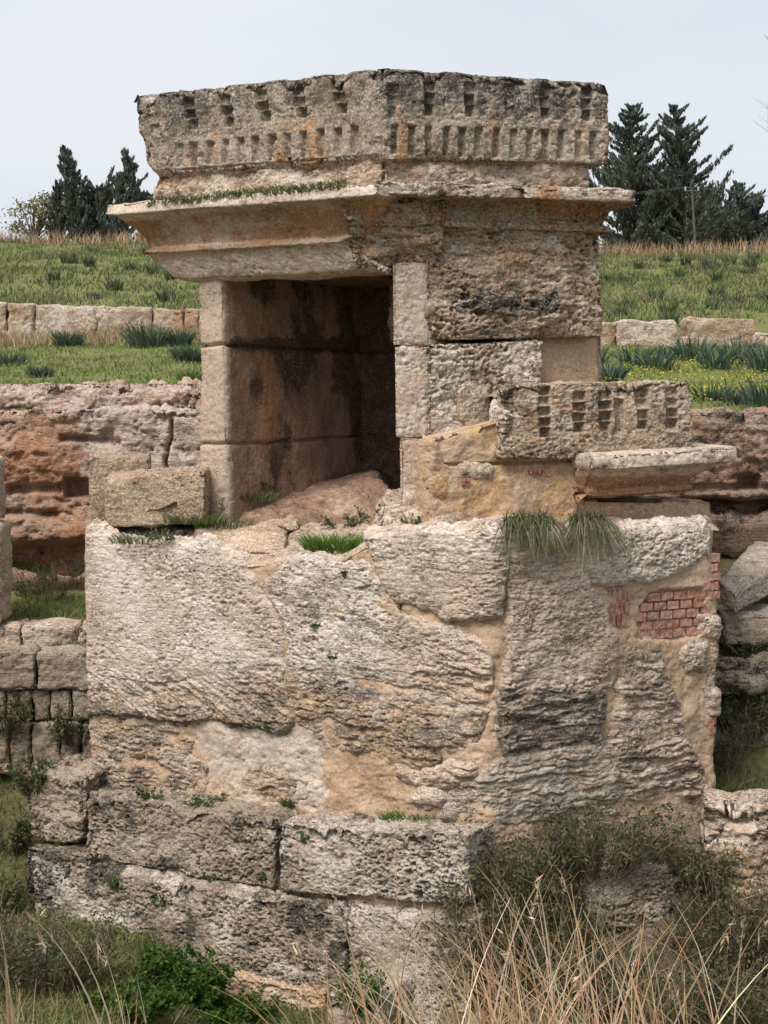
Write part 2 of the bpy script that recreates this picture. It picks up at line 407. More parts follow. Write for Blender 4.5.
# --- carved frieze, two blocks
def frieze_left(U, V):
    px, py = proj(V); fr = sstep(.5, .0, U[:, 1]*6); wob = 1.2*fbm(V*9, 3); px = px+.6*wob; py = py+.5*fbm(V*8+9, 3)
    h = 0
    top = lambda x: np.interp(x, [150, 193, 354, 381], [150, 145.5, 128.5, 126]); bot = lambda x: np.interp(x, [150, 193, 354, 381], [165, 162, 150, 148])
    for k, c in enumerate([178.5, 193.5, 209.7, 225, 239.8, 255, 271, 286.5, 303.5, 320.4, 336.6, 353.9]):
        h = h-(.06 if k else .025)*rect(px, py, c-3.4, c+3.4, top(c)-2.5, bot(c)+3.5, .6)
    h = h-.03*sstep(5, 7, py-bot(px))
    for k, (c, b) in enumerate([(152, 134), (190, 129), (226, 126), (262, 121), (299, 117), (339, 112.5)]):
        f = .35 if k == 0 else 1.
        h = h-f*(.10*rect(px, py, c-2, c+7, b-10, b, .9)+.075*rect(px, py, c-6, c+5, b-20, b-11, 1)+.055*rect(px, py, c-8, c+3, b-31, b-21.5, 1.2))
    return h*fr
def frieze_right(U, V):
    px, py = proj(V); fr = sstep(.5, .0, U[:, 1]*6); px = px+.7*fbm(V*9, 3); py = py+.6*fbm(V*8+9, 3)
    h = 0
    for c in np.array([27, 72, 120, 169, 220, 264, 310, 362, 410, 455, 500, 545, 595, 637])/2.844+370:
        k = .75+.3*sstep(-.3, .2, math.sin(c*.9)); t = np.interp(c, [385, 600], [127, 134]); h = h-.06*k*rect(px, py, c-3.3, c+3.3, t-2, t+26, .7)
    for c, b, f in [(393, 117, .5), (430, 114.5, 1), (470, 116, 1), (510, 117, .45), (546, 118, .9), (587, 120, 1)]:
        h = h-f*(.09*rect(px, py, c-4, c+5, b-11, b, 1)+.07*rect(px, py, c-5, c+5, b-22, b-12, 1.1)+.06*rect(px, py, c-5, c+6, b-33, b-23, 1.2))
    return h*fr
def w_frieze(V):
    px, py = proj(V); t = fbm(V*1.3, 3)
    up = sstep(20, 55, py-np.interp(px, [137, 382, 606], [97, 68, 84]))
    streak = sstep(-.1, .5, fbm(V*np.array([5, 5, .7])+3, 4)); st2 = sstep(-.2, .5, fbm(V*np.array([7, 7, 1.])+13, 4))
    right = sstep(380, 390, px)
    return np.stack([.08+.6*up*streak+.15*t, .60-.28*up-.2*streak+.15*t+.02*right, .12+.40*st2*(1-.5*up)+.1*fbm(V*4, 2)], 1)
plane_block('frieze_block', [(132, 95), (386, 66), (386, 160), (146, 178)], PL, .75, M_fr, TB, fwd=.10, res=.0105, amp=.018, freq=4, chip=.075, chipw=.05, extra=lambda U, V: frieze_left(U, V)-.14*sstep(.25, 0, U[:, 2]+U[:, 0]*3)-.12*np.clip(fbm(V*np.array([4.2, 4.2, .1])+4, 4)+.05, 0, 1)*sstep(.82, 1, U[:, 2]), wear=w_frieze, pit=.02, ny=12)
plane_block('frieze_block', [(381, 66), (611, 82), (610, 165), (381, 160)], PR, .75, M_fr, TB, fwd=.08, res=.0105, amp=.022, freq=4, chip=.08, chipw=.05, extra=lambda U, V: frieze_right(U, V)-.10*sstep(.93, .99, U[:, 0])*sstep(.82, .9, U[:, 2])-.11*np.clip(fbm(V*np.array([4.2, 4.2, .1])+4, 4)+.05, 0, 1)*sstep(.82, 1, U[:, 2]), wear=w_frieze, pit=.02, ny=12)
wb = lambda V: np.stack([.22+.3*fbm(V*2, 3), .12+.2*fbm(V*3+5, 3), .45+.3*fbm(V*2.5+9, 3)], 1)
plane_block('frieze_course', [(157, 168), (383, 153), (383, 190), (150, 207)], PL, .6, M_up, TB, fwd=.03, res=.0125, amp=.05, freq=3.5, chip=.06, wear=wb, pit=.026, ny=10)
plane_block('frieze_course', [(384, 153), (592, 158), (590, 190), (384, 190)], PR, .6, M_up, TB, fwd=.0, res=.0125, amp=.05, freq=4, chip=.05, wear=wb, pit=.026, ny=10)

# --- moulded cornice and lintel: profile (height pixel at the corner, front overhang, end overhang)
def profile_block(name, prof, D0, pxm, C, u, n, t0, t1, endL, endR, back, mat, tr=None, wear=(.2, .2, .2), res=.014, amp=.02, chip=.05, loc=None, parent=TB, tilt=0., **k):
    z = np.array([zy(p[0], D0, pxm) for p in prof]); o = np.array([p[1] for p in prof]); e = np.array([p[2] for p in prof])
    ln = np.concatenate([[0], np.cumsum(np.hypot(np.diff(z), np.diff(o))+.004)]); W = ln/ln[-1]
    def f(U):
        a, v, w = U.T; zz = np.interp(w, W, z); oo = np.interp(w, W, o); ee = np.interp(w, W, e)
        tl = t0-endL*ee; tt = t1+endR*ee
        if tr is not None: tt = tt+np.interp(w, W, tr)
        t = tl*(1-a)+tt*a; d = oo*(1-v)-back*v
        R = C+u*t[:, None]+n*d[:, None]; R[:, 2] = zz+tilt*t; return R
    return stone_box(name, f, (t1-t0, .6, ln[-1]), mat, parent, res=res, amp=amp, chip=chip, chipw=.03, wear=wear, loc=loc, ny=14, **k)
prof = [(269, .05, .24), (240, .19, .45), (238, .24, .47), (232, .24, .47), (230.5, .19, .44), (222, .21, .47), (212, .26, .53), (204, .34, .60), (197.5, .42, .66), (197, .48, .71), (183.5, .47, .70)]
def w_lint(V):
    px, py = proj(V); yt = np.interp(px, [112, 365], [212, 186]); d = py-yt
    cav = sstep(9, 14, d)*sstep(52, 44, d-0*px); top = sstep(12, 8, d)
    fas = sstep(50, 56, d)*sstep(100, 80, d); return np.stack([.12+.66*cav*(.7+.5*fbm(V*2, 3)), .06+.26*top+.22*cav*np.clip(fbm(V*np.array([4, 4, .8]), 3)+.2, 0, 1)+.1*fbm(V*3, 2), .22+.38*top+.35*fas], 1)  # fascia paled in place of bounce light on its downward face
profile_block('lintel', prof, 12.62, 372, CU, uL, nL, -2.05, 0, 1, 0, .35, M_dr, tr=[.02, -.28, -.30, -.20, -.15, -.05, 0, .05, .12, .16, .16], wear=w_lint, amp=.016, chip=.035, pit=.012)
profR = [(227, .085, .07), (219, .085, .07), (217.5, .02, .02), (206, .05, .05), (199, .12, .09), (197.5, .13, .10), (197, .33, .19), (182.5, .33, .19)]
def w_corR(V):
    px, py = proj(V); top = sstep(200, 196, py); patch = rect(px, py, 538, 560, 160, 240, 3)+.7*rect(px, py, 556, 606, 200, 222, 3)
    return np.stack([.22+.4*(1-top)*np.clip(.4+fbm(V*2, 3), 0, 1)+.7*patch, (.12+.3*top+.15*fbm(V*3, 3))*(1-patch), .25+.25*top*(1-patch)+.2*fbm(V*2+4, 2)], 1)
profile_block('cornice', profR, 12.85, 400, CU, uR, nR, -.22, 1.955, 0, 1, .4, M_up, wear=w_corR, amp=.024, chip=.045, pit=.03)
# broken corner of the lintel
def hexa(name, p8, mat, parent, **k):
    """p8: front bl, br, tr, tl, back bl, br, tr, tl"""
    q = [np.asarray(p, float) for p in p8]
    def f(U):
        u, v, w = U[:, :1], U[:, 1:2], U[:, 2:]
        fr = (q[0]*(1-u)+q[1]*u)*(1-w)+(q[3]*(1-u)+q[2]*u)*w; bk = (q[4]*(1-u)+q[5]*u)*(1-w)+(q[7]*(1-u)+q[6]*u)*w
        return fr*(1-v)+bk*v
    d = (max(np.linalg.norm(q[1]-q[0]), np.linalg.norm(q[2]-q[3])), np.linalg.norm(q[4]-q[0]), max(np.linalg.norm(q[3]-q[0]), np.linalg.norm(q[2]-q[1])))
    return stone_box(name, f, d, mat, parent, **k)
hexa('broken_lintel_corner', [P(354, 270, 13.02), P(440, 268, 13.05), P(452, 190, 12.92), P(338, 190, 12.70), P(372, 271, 13.7), P(436, 268, 13.6), P(440, 190, 13.5), P(350, 190, 13.5)], M_up, TB, res=.011, amp=.05, freq=4, chip=.05, chipw=.05, strata=.03, sfreq=13, wear=(.45, .3, .12), pit=.05, ny=10)

# --- chamber: side wall ending in the door jamb, back wall, ceiling
A0 = CU+uL*-2.05
zfl, zce = zy(520, 13.9, 215), zy(266, 12.9)
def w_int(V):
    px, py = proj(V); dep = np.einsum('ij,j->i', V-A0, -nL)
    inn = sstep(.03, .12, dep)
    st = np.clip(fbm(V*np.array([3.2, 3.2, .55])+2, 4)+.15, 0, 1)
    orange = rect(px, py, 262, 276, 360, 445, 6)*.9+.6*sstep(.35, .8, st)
    dk = inn*(.20+.5*sstep(-.2, .7, fbm(V*np.array([2.5, 2.5, 1.2])+8, 4)+.3*rect(px, py, 330, 400, 270, 460, 15)))  # chamber occlusion painted over the stains: darker inside and toward the right
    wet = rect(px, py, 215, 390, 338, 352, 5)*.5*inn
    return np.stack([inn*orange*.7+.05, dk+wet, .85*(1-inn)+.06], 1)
zj = [zy(347, 14.6, 260), zy(441, 14.6, 260)]
def joints(U, V):
    h = 0
    for k, z0 in enumerate(zj):
        d = np.abs(V[:, 2]-z0-.018*fbm(V*np.array([3, 3, 0])+k, 3)); h = h-.05*sstep(.022, .004, d)
    return h
fj, dj = quadmap(A0+[0, 0, zce-EYE+.05], A0+uL*.27+[0, 0, zce-EYE+.05], A0+uL*.33+[0, 0, zfl-EYE-.15], A0+uL*-.02+[0, 0, zfl-EYE-.15], -nL*2.7)
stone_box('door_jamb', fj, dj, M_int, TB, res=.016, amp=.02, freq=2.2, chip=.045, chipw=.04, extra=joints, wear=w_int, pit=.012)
bl = A0-nL*2.45-uL*.1; br = bl+uL*2.2
fb, db = quadmap(bl+[0, 0, zce-EYE+.05], br+[0, 0, zce-EYE+.05], br+[0, 0, zfl-EYE-.15], bl+[0, 0, zfl-EYE-.15], -nL*.3)
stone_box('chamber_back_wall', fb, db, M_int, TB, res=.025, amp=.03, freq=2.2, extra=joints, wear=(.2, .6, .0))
E_R = CU+uR*1.95
plan = [A0-nL*.12+uL*.1, CU-(nL+nR)*.06, E_R-nR*.12-uR*.1, E_R-nR*2.6-uR*.9, A0-nL*2.75+uL*.05]
def prism(name, plan, z0, z1, mat, parent, wear=(.2, .3, .1)):
    n = len(plan); V = np.array([[p[0], p[1], z0] for p in plan]+[[p[0], p[1], z1] for p in plan])
    q = [[i, (i+1) % n, n+(i+1) % n, n+i] for i in range(n)]
    return mesh(name, V, [np.array(q), np.array([list(range(n))[::-1]]), np.array([list(range(n, 2*n))])], mat, parent, {'wear': wear_arr(V, wear)}, smooth=False)
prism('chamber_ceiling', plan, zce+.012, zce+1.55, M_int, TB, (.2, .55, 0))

# --- right-hand side: pilaster, rough upper blocks, plaster infill
w_pil = lambda V: np.stack([.12+.15*fbm(V*2, 3), .05+.12*fbm(V*3, 2), .45+.3*fbm(V*2.2+4, 3)], 1)
for (y0, y1, xl) in [(262, 346.2, 393), (346, 438.2, 395), (438, 520, 400)]:
    plane_block('pilaster_block', [(xl-1, y0), (430, y0), (430, y1), (xl, y1)], PR, .42, M_dr, TB, fwd=.03, inn=nL*1.0, res=.0115, amp=.012, freq=3, chip=.02, chipw=.03, wear=w_pil, pit=.015)
def w_rough(V):
    px, py = proj(V); st = fbm(V*np.array([1.4, 1.4, 4])+3, 4)
    return np.stack([.34+.4*st, .18+.35*fbm(V*np.array([2, 2, 3])+8, 3)+.3*rect(px, py, 450, 570, 285, 318, 16), .30+.35*fbm(V*3+21, 3)], 1)
SR = Plane(CU[:2], uR[:2], -.5, 2.4); SRF = lambda f: Plane((CU+nR*f)[:2], uR[:2], -.6, 3.2)
# upper block body, with its worn face
plane_block('wall_block', [(422, 224), (601, 219), (604, 338), (424, 342)], PR, 1.2, M_up, TB, fwd=.03, res=.0115, amp=.035, freq=2.6, chip=.06, chipw=.05, strata=.026, sfreq=9, wear=w_rough, pit=.06, ny=20,
            extra=lambda U, V: (lambda px, py: .05*sstep(.0, .25, U[:, 2])*sstep(1, .5, U[:, 2])*sstep(.04, .2, U[:, 0])*sstep(.86, .8, U[:, 0])-.03*np.clip(fbm(V*np.array([7, 7, 9]), 3)+.1, 0, 1)*sstep(.85, .8, U[:, 0]))(*proj(V))*sstep(.3, 0, U[:, 1]))
plane_block('wall_block', [(427, 343), (543, 340), (543, 450), (427, 456)], PR, .9, M_up, TB, fwd=.03, res=.0115, amp=.035, freq=2.6, chip=.05, chipw=.05, strata=.02, sfreq=8, wear=lambda V: np.stack([.12+.3*fbm(V*2, 3), .10+.25*fbm(V*2.4+5, 3), .6+.3*fbm(V*2.6+14, 3)], 1), pit=.06, ny=14)
plane_block('plaster_infill', [(536, 334), (600, 334), (600, 420), (536, 420)], PR, .5, M_plas, TB, fwd=-.20, res=.02, amp=.012, chip=.02, wear=(.35, .2, 0), ny=6)
plane_block('quoin_block', [(572, 334), (604, 334), (604, 420), (572, 420)], PR, .5, M_up, TB, fwd=-.36, res=.025, amp=.02, chip=.04, wear=(.3, .2, .2), ny=6)
# ochre plaster repair wall under the rough blocks
FW = .34
def w_pw(V):
    px, py = proj(V); lite = rect(px, py, 425, 470, 400, 525, 8)
    return np.stack([.42+.4*fbm(V*2.2, 4)-.1*lite, .10+.25*fbm(V*2.6+5, 4)+.3*rect(px, py, 440, 520, 462, 467, 2), .12+.3*fbm(V*1.7+9, 3)], 1)
SP = SRF(FW)
def e_pw(U, V):
    px, py = proj(V); y0 = np.interp(px, [430, 520, 572], [463, 461, 459])
    return (-.045*sstep(0, 1.5, py-y0)*sstep(5, 2, py-y0)-.03*rect(px, py, 428, 520, 460, 530, 6)*np.clip(fbm(V*4, 3), 0, 1)+.022*fbm(V*5+3, 4))*sstep(.3, 0, U[:, 1])
plane_block('plaster_wall', [(427, 439), (580, 398), (580, 535), (428, 535)], PR, .5, M_plas, TB, fwd=FW, res=.012, amp=.022, freq=2.4, chip=.05, chipw=.05, extra=e_pw, wear=w_pw, pit=.006, ny=8)
zr1 = (zy(560, 12), zy(330, 13.5))
sl = lambda nm, poly, **k: slab(nm, SP, poly, zr1, k.pop('mat', M_up), TB, **k)
slab('wall_stone', SRF(.07), [(463, 392), (470, 386), (489, 388), (493, 400), (494, 428), (484, 433), (466, 432), (462, 415)], zr1, M_up, TB, H=.06, strata=.012, wear=(.1, .42, .3), pit=.03)
sl('wall_stone', [(497, 410), (503, 404), (522, 404), (531, 414), (528, 424), (517, 436), (508, 436), (500, 425)], H=.10, edge=.06, wear=(.1, .12, .75), pit=.02)
sl('wall_stone', [(459, 466), (480, 464), (495, 466), (493, 477), (470, 479), (460, 476)], H=.05, strata=.0, wear=(.3, .05, .4), pit=.01)
sl('wall_stone', [(430, 470), (448, 466), (456, 474), (455, 494), (440, 498), (430, 492)], H=.035, strata=.0, rough=.03, wear=(.6, .1, .3), pit=.01, mat=M_plas)
sl('wall_stone', [(427, 438), (440, 442), (441, 470), (430, 476), (427, 470)], H=.04, strata=.0, rough=.03, wear=(.5, .1, .3), pit=.01, mat=M_plas)

# --- small side frieze and its cornice
SFp = .46
def sfz(U, V):
    px, py = proj(V); px = px+1.2*fbm(V*9, 3); py = py+.9*fbm(V*8+4, 3); h = 0
    for c, b, n, f in [(545, 437, 5, 1), (580, 432, 4, 1), (606, 431, 4, .9), (643, 429, 4, .8), (672, 428, 4, .7)]:
        for k in range(n):
            y1 = b-10.5*k; w = 5.2+.6*k*(1 if k < 3 else .5)
            h = h-f*(.10-.014*k)*rect(px, py, c-w, c+w*.9, y1-8.6, y1, .9)
    h = h-.05*rect(px, py, 616, 624, 400, 432, 2)-.04*rect(px, py, 636, 648, 385, 405, 3)
    return h*sstep(.5, .0, U[:, 1]*5)
wsf = lambda V: np.stack([.22+.35*fbm(V*2, 3), .22+.35*fbm(V*2.5+7, 3), .25+.3*fbm(V*2+15, 3)], 1)
plane_block('side_frieze_block', [(500, 384), (692, 380), (696, 462), (500, 459)], PR, .62, M_up, TB, fwd=SFp, res=.0115, amp=.03, freq=3.5, chip=.06, chipw=.05, wear=wsf, pit=.03, ny=12,
            extra=lambda U, V: sfz(U, V)-.10*sstep(.20, .03, U[:, 0]+.16*(U[:, 2]-.5))*sstep(.15, .6, U[:, 2])-.04*np.clip(fbm(V*np.array([2.4, 2.4, .1])+4, 3), 0, 1)*sstep(.75, 1, U[:, 2]))
CS = CU+nR*.40
profS = [(514, .05, .03), (505, .05, .03), (504, .0, .0), (497, .04, .08), (489, .12, .18), (482.5, .22, .25), (481.5, .33, .30), (465.5, .33, .30)]
o_ = hit(577, 480, CS, nR); t0s = np.dot(o_-CU, uR); o_ = hit(694, 480, CS, nR); t1s = np.dot(o_-CU, uR)
def w_sc(V):
    px, py = proj(V); top = sstep(.0, .05, V[:, 2]-zy(483, 12.5)+.0*px)
    return np.stack([.6*(1-top)+.1, .15+.2*top+.25*fbm(V*3, 3), .2+.4*top], 1)
profile_block('side_cornice', profS, 12.35, 640, CS, uR, nR, t0s-.02, t1s-.03, .0, 1, .5, M_dr, wear=w_sc, amp=.012, chip=.03, pit=.012, tilt=.045,
              extra=lambda U, V: -.10*sstep(.16, 0, U[:, 0])*sstep(.9, .6, U[:, 2]))
plane_block('side_pier', [(570, 500), (712, 500), (722, 660), (570, 660)], PR, .5, M_plas, TB, fwd=.30, res=.02, amp=.02, chip=.05, wear=(.3, .1, .3), ny=6)

# --- base: plaster core with stones standing proud of it
bo = .45
kb = 1+nL.dot(nR); B0 = CU+bo*(nL+nR)/kb
def on_line(px, o, d):                                            # point of line o+d*t seen at column px
    a = (px-384)/F/cp
    t = (a*o[1]-o[0])/(d[0]-a*d[1]); return o+d*t
BC = on_line(492, B0, uL); BL = on_line(85, B0, uL); BR = on_line(722, BC, uRb)
BASE = Path([(BL-nL*1.9)[:2], BL[:2], BC[:2], BR[:2], (BR-nRb*1.3)[:2]], .09)
zb = (zy(1000, 12), zy(505, 13))
TOPP = [(85, 525), (119, 545), (205, 544), (243, 560), (297, 556), (330, 562), (367, 540), (440, 532), (505, 529), (563, 540), (577, 530), (707, 522), (726, 524)]
CORE = [(70, 500), (85, 526), (119, 547), (205, 546), (243, 563), (297, 560), (330, 565), (367, 545), (440, 535), (505, 530), (563, 541), (577, 533), (706, 523), (712, 560), (716, 600), (722, 620), (722, 640), (706, 645), (707, 690), (714, 720), (720, 760), (726, 800), (726, 840), (600, 1010), (60, 1010), (60, 780)]
BRP = [(641, 606), (653, 594), (668, 590), (702, 588), (706, 612), (697, 637), (668, 641), (637, 637)]
def w_core(V):
    px, py = proj(V); wq = 22*fbm(V*2.2+3, 4); pink = rect(px+wq, py+.6*wq, 190, 318, 705, 815, 14)
    low = sstep(770, 830, py)
    return np.stack([.14+.35*fbm(V*1.6, 3)-.1*pink, .14+.28*fbm(V*2.3+4, 4)+.1*low, .15+.45*pink+.3*fbm(V*1.2+9, 3)], 1)
slab('mortar_core', BASE, CORE, zb, M_plas, TB, H=.0, warp=1.2, res=.014, strata=.006, rough=.035, rfreq=3, pit=.014, wear=w_core, extra=lambda V, x, y, d: -.04*sstep(-2, 2, sdf(BRP, x, y)+2*fbm(V*12, 3)))
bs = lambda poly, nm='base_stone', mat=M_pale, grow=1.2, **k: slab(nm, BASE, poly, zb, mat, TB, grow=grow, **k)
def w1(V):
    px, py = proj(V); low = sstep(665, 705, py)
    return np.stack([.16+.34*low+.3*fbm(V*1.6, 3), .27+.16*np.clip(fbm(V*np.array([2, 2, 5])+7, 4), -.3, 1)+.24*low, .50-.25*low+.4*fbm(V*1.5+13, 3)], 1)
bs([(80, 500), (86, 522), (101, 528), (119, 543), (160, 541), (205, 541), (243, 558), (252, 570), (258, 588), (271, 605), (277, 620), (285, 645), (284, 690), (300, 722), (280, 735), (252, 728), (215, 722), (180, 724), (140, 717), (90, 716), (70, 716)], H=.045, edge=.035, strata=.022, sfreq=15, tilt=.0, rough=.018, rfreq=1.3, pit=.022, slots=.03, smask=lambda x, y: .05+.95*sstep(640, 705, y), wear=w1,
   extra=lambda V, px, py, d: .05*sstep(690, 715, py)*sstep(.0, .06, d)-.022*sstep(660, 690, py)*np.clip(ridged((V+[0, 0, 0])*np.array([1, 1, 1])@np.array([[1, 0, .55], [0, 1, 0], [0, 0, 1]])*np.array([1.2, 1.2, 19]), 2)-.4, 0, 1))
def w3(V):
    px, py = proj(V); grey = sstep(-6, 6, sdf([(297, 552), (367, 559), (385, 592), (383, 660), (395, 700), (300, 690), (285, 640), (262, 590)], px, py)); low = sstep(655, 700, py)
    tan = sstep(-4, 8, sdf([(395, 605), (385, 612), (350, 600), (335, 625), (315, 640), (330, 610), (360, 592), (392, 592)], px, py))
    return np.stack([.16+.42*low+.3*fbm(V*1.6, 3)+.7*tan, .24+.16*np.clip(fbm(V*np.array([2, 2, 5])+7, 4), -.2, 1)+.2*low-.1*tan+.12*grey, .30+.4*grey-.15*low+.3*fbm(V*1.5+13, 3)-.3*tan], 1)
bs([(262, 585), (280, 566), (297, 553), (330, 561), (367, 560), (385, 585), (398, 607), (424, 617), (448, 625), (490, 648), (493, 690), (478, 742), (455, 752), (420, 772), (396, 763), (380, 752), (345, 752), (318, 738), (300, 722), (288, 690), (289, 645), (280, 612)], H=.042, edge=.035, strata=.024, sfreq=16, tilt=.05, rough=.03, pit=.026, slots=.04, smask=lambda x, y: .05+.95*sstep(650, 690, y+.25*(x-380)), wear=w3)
def w2(V):
    px, py = proj(V); return np.stack([.08+.2*fbm(V*2, 3), .26+.2*np.clip(fbm(V*np.array([3, 3, 12])+3, 4), -.2, 1), .38+.3*fbm(V*1.5+3, 3)], 1)
bs([(366, 533), (400, 531), (440, 529), (490, 525), (503, 532), (507, 545), (506, 575), (499, 617), (484, 620), (450, 622), (402, 604), (387, 588), (371, 560)], H=.07, edge=.03, strata=.010, sfreq=15, rough=.014, pit=.026, slots=.03, wear=w2)
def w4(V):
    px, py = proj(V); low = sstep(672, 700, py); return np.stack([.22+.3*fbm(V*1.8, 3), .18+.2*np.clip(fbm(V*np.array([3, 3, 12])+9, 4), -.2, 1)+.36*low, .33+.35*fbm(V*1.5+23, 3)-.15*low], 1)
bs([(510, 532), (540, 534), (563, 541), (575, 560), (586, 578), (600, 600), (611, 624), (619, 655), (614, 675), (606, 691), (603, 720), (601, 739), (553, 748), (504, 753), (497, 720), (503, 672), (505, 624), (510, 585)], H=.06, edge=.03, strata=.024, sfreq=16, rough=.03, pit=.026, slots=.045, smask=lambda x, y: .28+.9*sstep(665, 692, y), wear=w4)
bs([(504, 756), (553, 750), (601, 742), (612, 752), (618, 767), (625, 796), (622, 815), (560, 822), (500, 822), (440, 818), (448, 792), (470, 780), (488, 768)], mat=M_grey, H=.035, edge=.05, strata=.02, sfreq=16, rough=.025, pit=.02, slots=.02, wear=(.2, .12, .45))
bs([(574, 545), (590, 534), (625, 526), (680, 523), (706, 520), (709, 540), (704, 553), (692, 563), (672, 574), (650, 580), (611, 585), (592, 581), (580, 565)], H=.07, edge=.03, strata=.008, sfreq=14, rough=.025, pit=.03, slots=.015, wear=(.08, .22, .55))
bs([(626, 648), (640, 640), (657, 648), (664, 672), (678, 702), (684, 735), (702, 765), (709, 791), (690, 800), (668, 795), (625, 800), (617, 770), (606, 742), (614, 705), (622, 680)], H=.05, edge=.03, strata=.025, sfreq=16, tilt=-.05, rough=.03, pit=.03, slots=.045, wear=lambda V: np.stack([.32+.35*fbm(V*1.8, 3), .42+.25*np.clip(fbm(V*np.array([3, 3, 12])+5, 4), -.2, 1), .25+.3*fbm(V*1.5, 3)], 1))
bs([(679, 645), (690, 640), (706, 641), (708, 660), (705, 672), (685, 673), (679, 660)], H=.08, strata=.012, pit=.03, wear=(.1, .4, .4))
bs([(699, 616), (712, 613), (730, 614), (730, 640), (712, 640), (700, 636)], H=.07, strata=.01, pit=.03, wear=(.2, .3, .4))
bs([(706, 642), (730, 640), (730, 684), (720, 690), (709, 684)], H=.03, strata=.01, pit=.03, wear=(.4, .2, .3))
bs([(706, 688), (716, 686), (723, 690), (725, 715), (716, 722), (707, 716)], H=.06, strata=.01, pit=.03, wear=(.2, .4, .3))
# eroded bedding under the left stone
wl = lambda V: np.stack([.45+.35*fbm(V*1.8, 3), .42+.25*np.clip(fbm(V*np.array([3, 3, 12])+5, 4), -.2, 1), .18+.3*fbm(V*1.5, 3)], 1)
bs([(70, 716), (92, 718), (140, 720), (178, 726), (193, 740), (188, 756), (206, 770), (205, 790), (170, 796), (120, 792), (88, 786), (70, 786)], H=.03, edge=.04, strata=.035, sfreq=14, rough=.025, pit=.03, slots=.05, wear=wl)
bs([(243, 775), (256, 768), (285, 777), (306, 782), (308, 796), (290, 802), (262, 800), (243, 792)], H=.05, strata=.04, sfreq=12, slots=.03, wear=wl)
bs([(396, 762), (420, 772), (450, 762), (479, 764), (477, 776), (455, 786), (420, 785), (397, 776)], H=.09, edge=.04, strata=.03, slots=.02, wear=(.25, .25, .3))
bs([(409, 794), (422, 783), (440, 786), (445, 798), (440, 806), (420, 809), (410, 804)], H=.08, edge=.04, strata=.02, slots=.02, wear=(.2, .25, .35))
# exposed bricks
def bricks(name, poly, bw=16.5, bh=9.6, H=.016, fade=.5, holes=False):
    S = np.arange(BASE.s0, BASE.s1, .005); Pp, Nn = BASE.pos(S)
    zc = np.mean([p[1] for p in poly]); parts = []
    pxs, _ = proj(Pp+[0, 0, zy(zc, 12.6)]); ok = np.where((pxs > min(p[0] for p in poly)-20) & (pxs < max(p[0] for p in poly)+20))[0]
    w, h = bw/118., bh/118.; row = 0
    z = zy(max(p[1] for p in poly)+4, 12.6)
    while z < zy(min(p[1] for p in poly)-4, 12.6):
        s = S[ok[0]]+(w*.5 if row % 2 else 0)
        while s < S[ok[-1]]:
            sm, zm = s+w/2, z+h/2; p, n = BASE.pos(np.array([sm])); p = p[0]+[0, 0, zm]; n = n[0]
            x, y = proj(p[None]); d = sdf(poly, x, y)[0]
            if d > -3.5:
                u = np.array([-n[1], n[0], 0]); ww = w-.014-RNG.uniform(0, .02); hh = h-.014-RNG.uniform(0, .006); out = H*(.6+.5*RNG.random())*(1 if d > 2 else .6)
                U, Q = gridbox(5, 2, 3); q = (U-.5)*[1, 1, 1]
                V = p+u*(q[:, :1]*ww)+n*(-q[:, 1:2]*.12+out-.06)+np.array([0, 0, 1])*(q[:, 2:]*hh)
                V = V+.006*np.stack([fbm(V*25, 2), fbm(V*25+3, 2), fbm(V*25+7, 2)], 1)
                c = np.array([.33, .125, .085])*RNG.uniform(.75, 1.25); f = fade*RNG.random(); c = c*(1-f)+np.array([.48, .33, .26])*f
                parts.append((V, Q, np.tile(c, (len(V), 1))))
            s += w
        z += h; row += 1
    if parts:
        V, Fc, C = merge(parts); mesh(name, V, Fc, M_brick, TB, {'tint': C}, smooth=False)
bricks('brick_patch', [(643, 606), (655, 596), (668, 592), (700, 590), (704, 612), (696, 634), (668, 638), (640, 634)], H=-.012)
bricks('brick_patch', [(703, 560), (712, 552), (718, 560), (720, 598), (704, 602), (702, 580)], fade=.5)
bricks('brick_patch', [(606, 600), (618, 592), (628, 594), (627, 606), (612, 612), (622, 622), (607, 616)], bw=6, bh=13, H=.012, fade=.6)
bricks('brick_patch', [(711, 722), (722, 722), (724, 740), (714, 742)], bw=11, fade=.4)
bricks('brick_patch', [(720, 772), (732, 772), (732, 790), (720, 790)], bw=14, bh=9, H=.06, fade=.1)
SPb = SP
def small_bricks(name, poly):
    parts = []; x0 = min(p[0] for p in poly); x1 = max(p[0] for p in poly); y0 = min(p[1] for p in poly); y1 = max(p[1] for p in poly)
    o = CU+nR*(FW+.006); y = y0
    while y < y1:
        x = x0
        while x < x1:
            p = hit(x, y, o, nR); U, Q = gridbox(2, 2, 2); q = U-.5
            V = p+uR*(q[:, :1]*.028)+nR*(-q[:, 1:2]*.05)+np.array([0, 0, 1])*(q[:, 2:]*.024)
            parts.append((V, Q, np.tile(np.array([.30, .07, .05])*RNG.uniform(.8, 1.2), (len(V), 1)))); x += 4.2
        y += 4
    V, Fc, C = merge(parts); mesh(name, V, Fc, M_brick, TB, {'tint': C}, smooth=False)
small_bricks('brick_patch', [(530, 472), (545, 476)]); small_bricks('brick_patch', [(463, 480), (470, 487)])

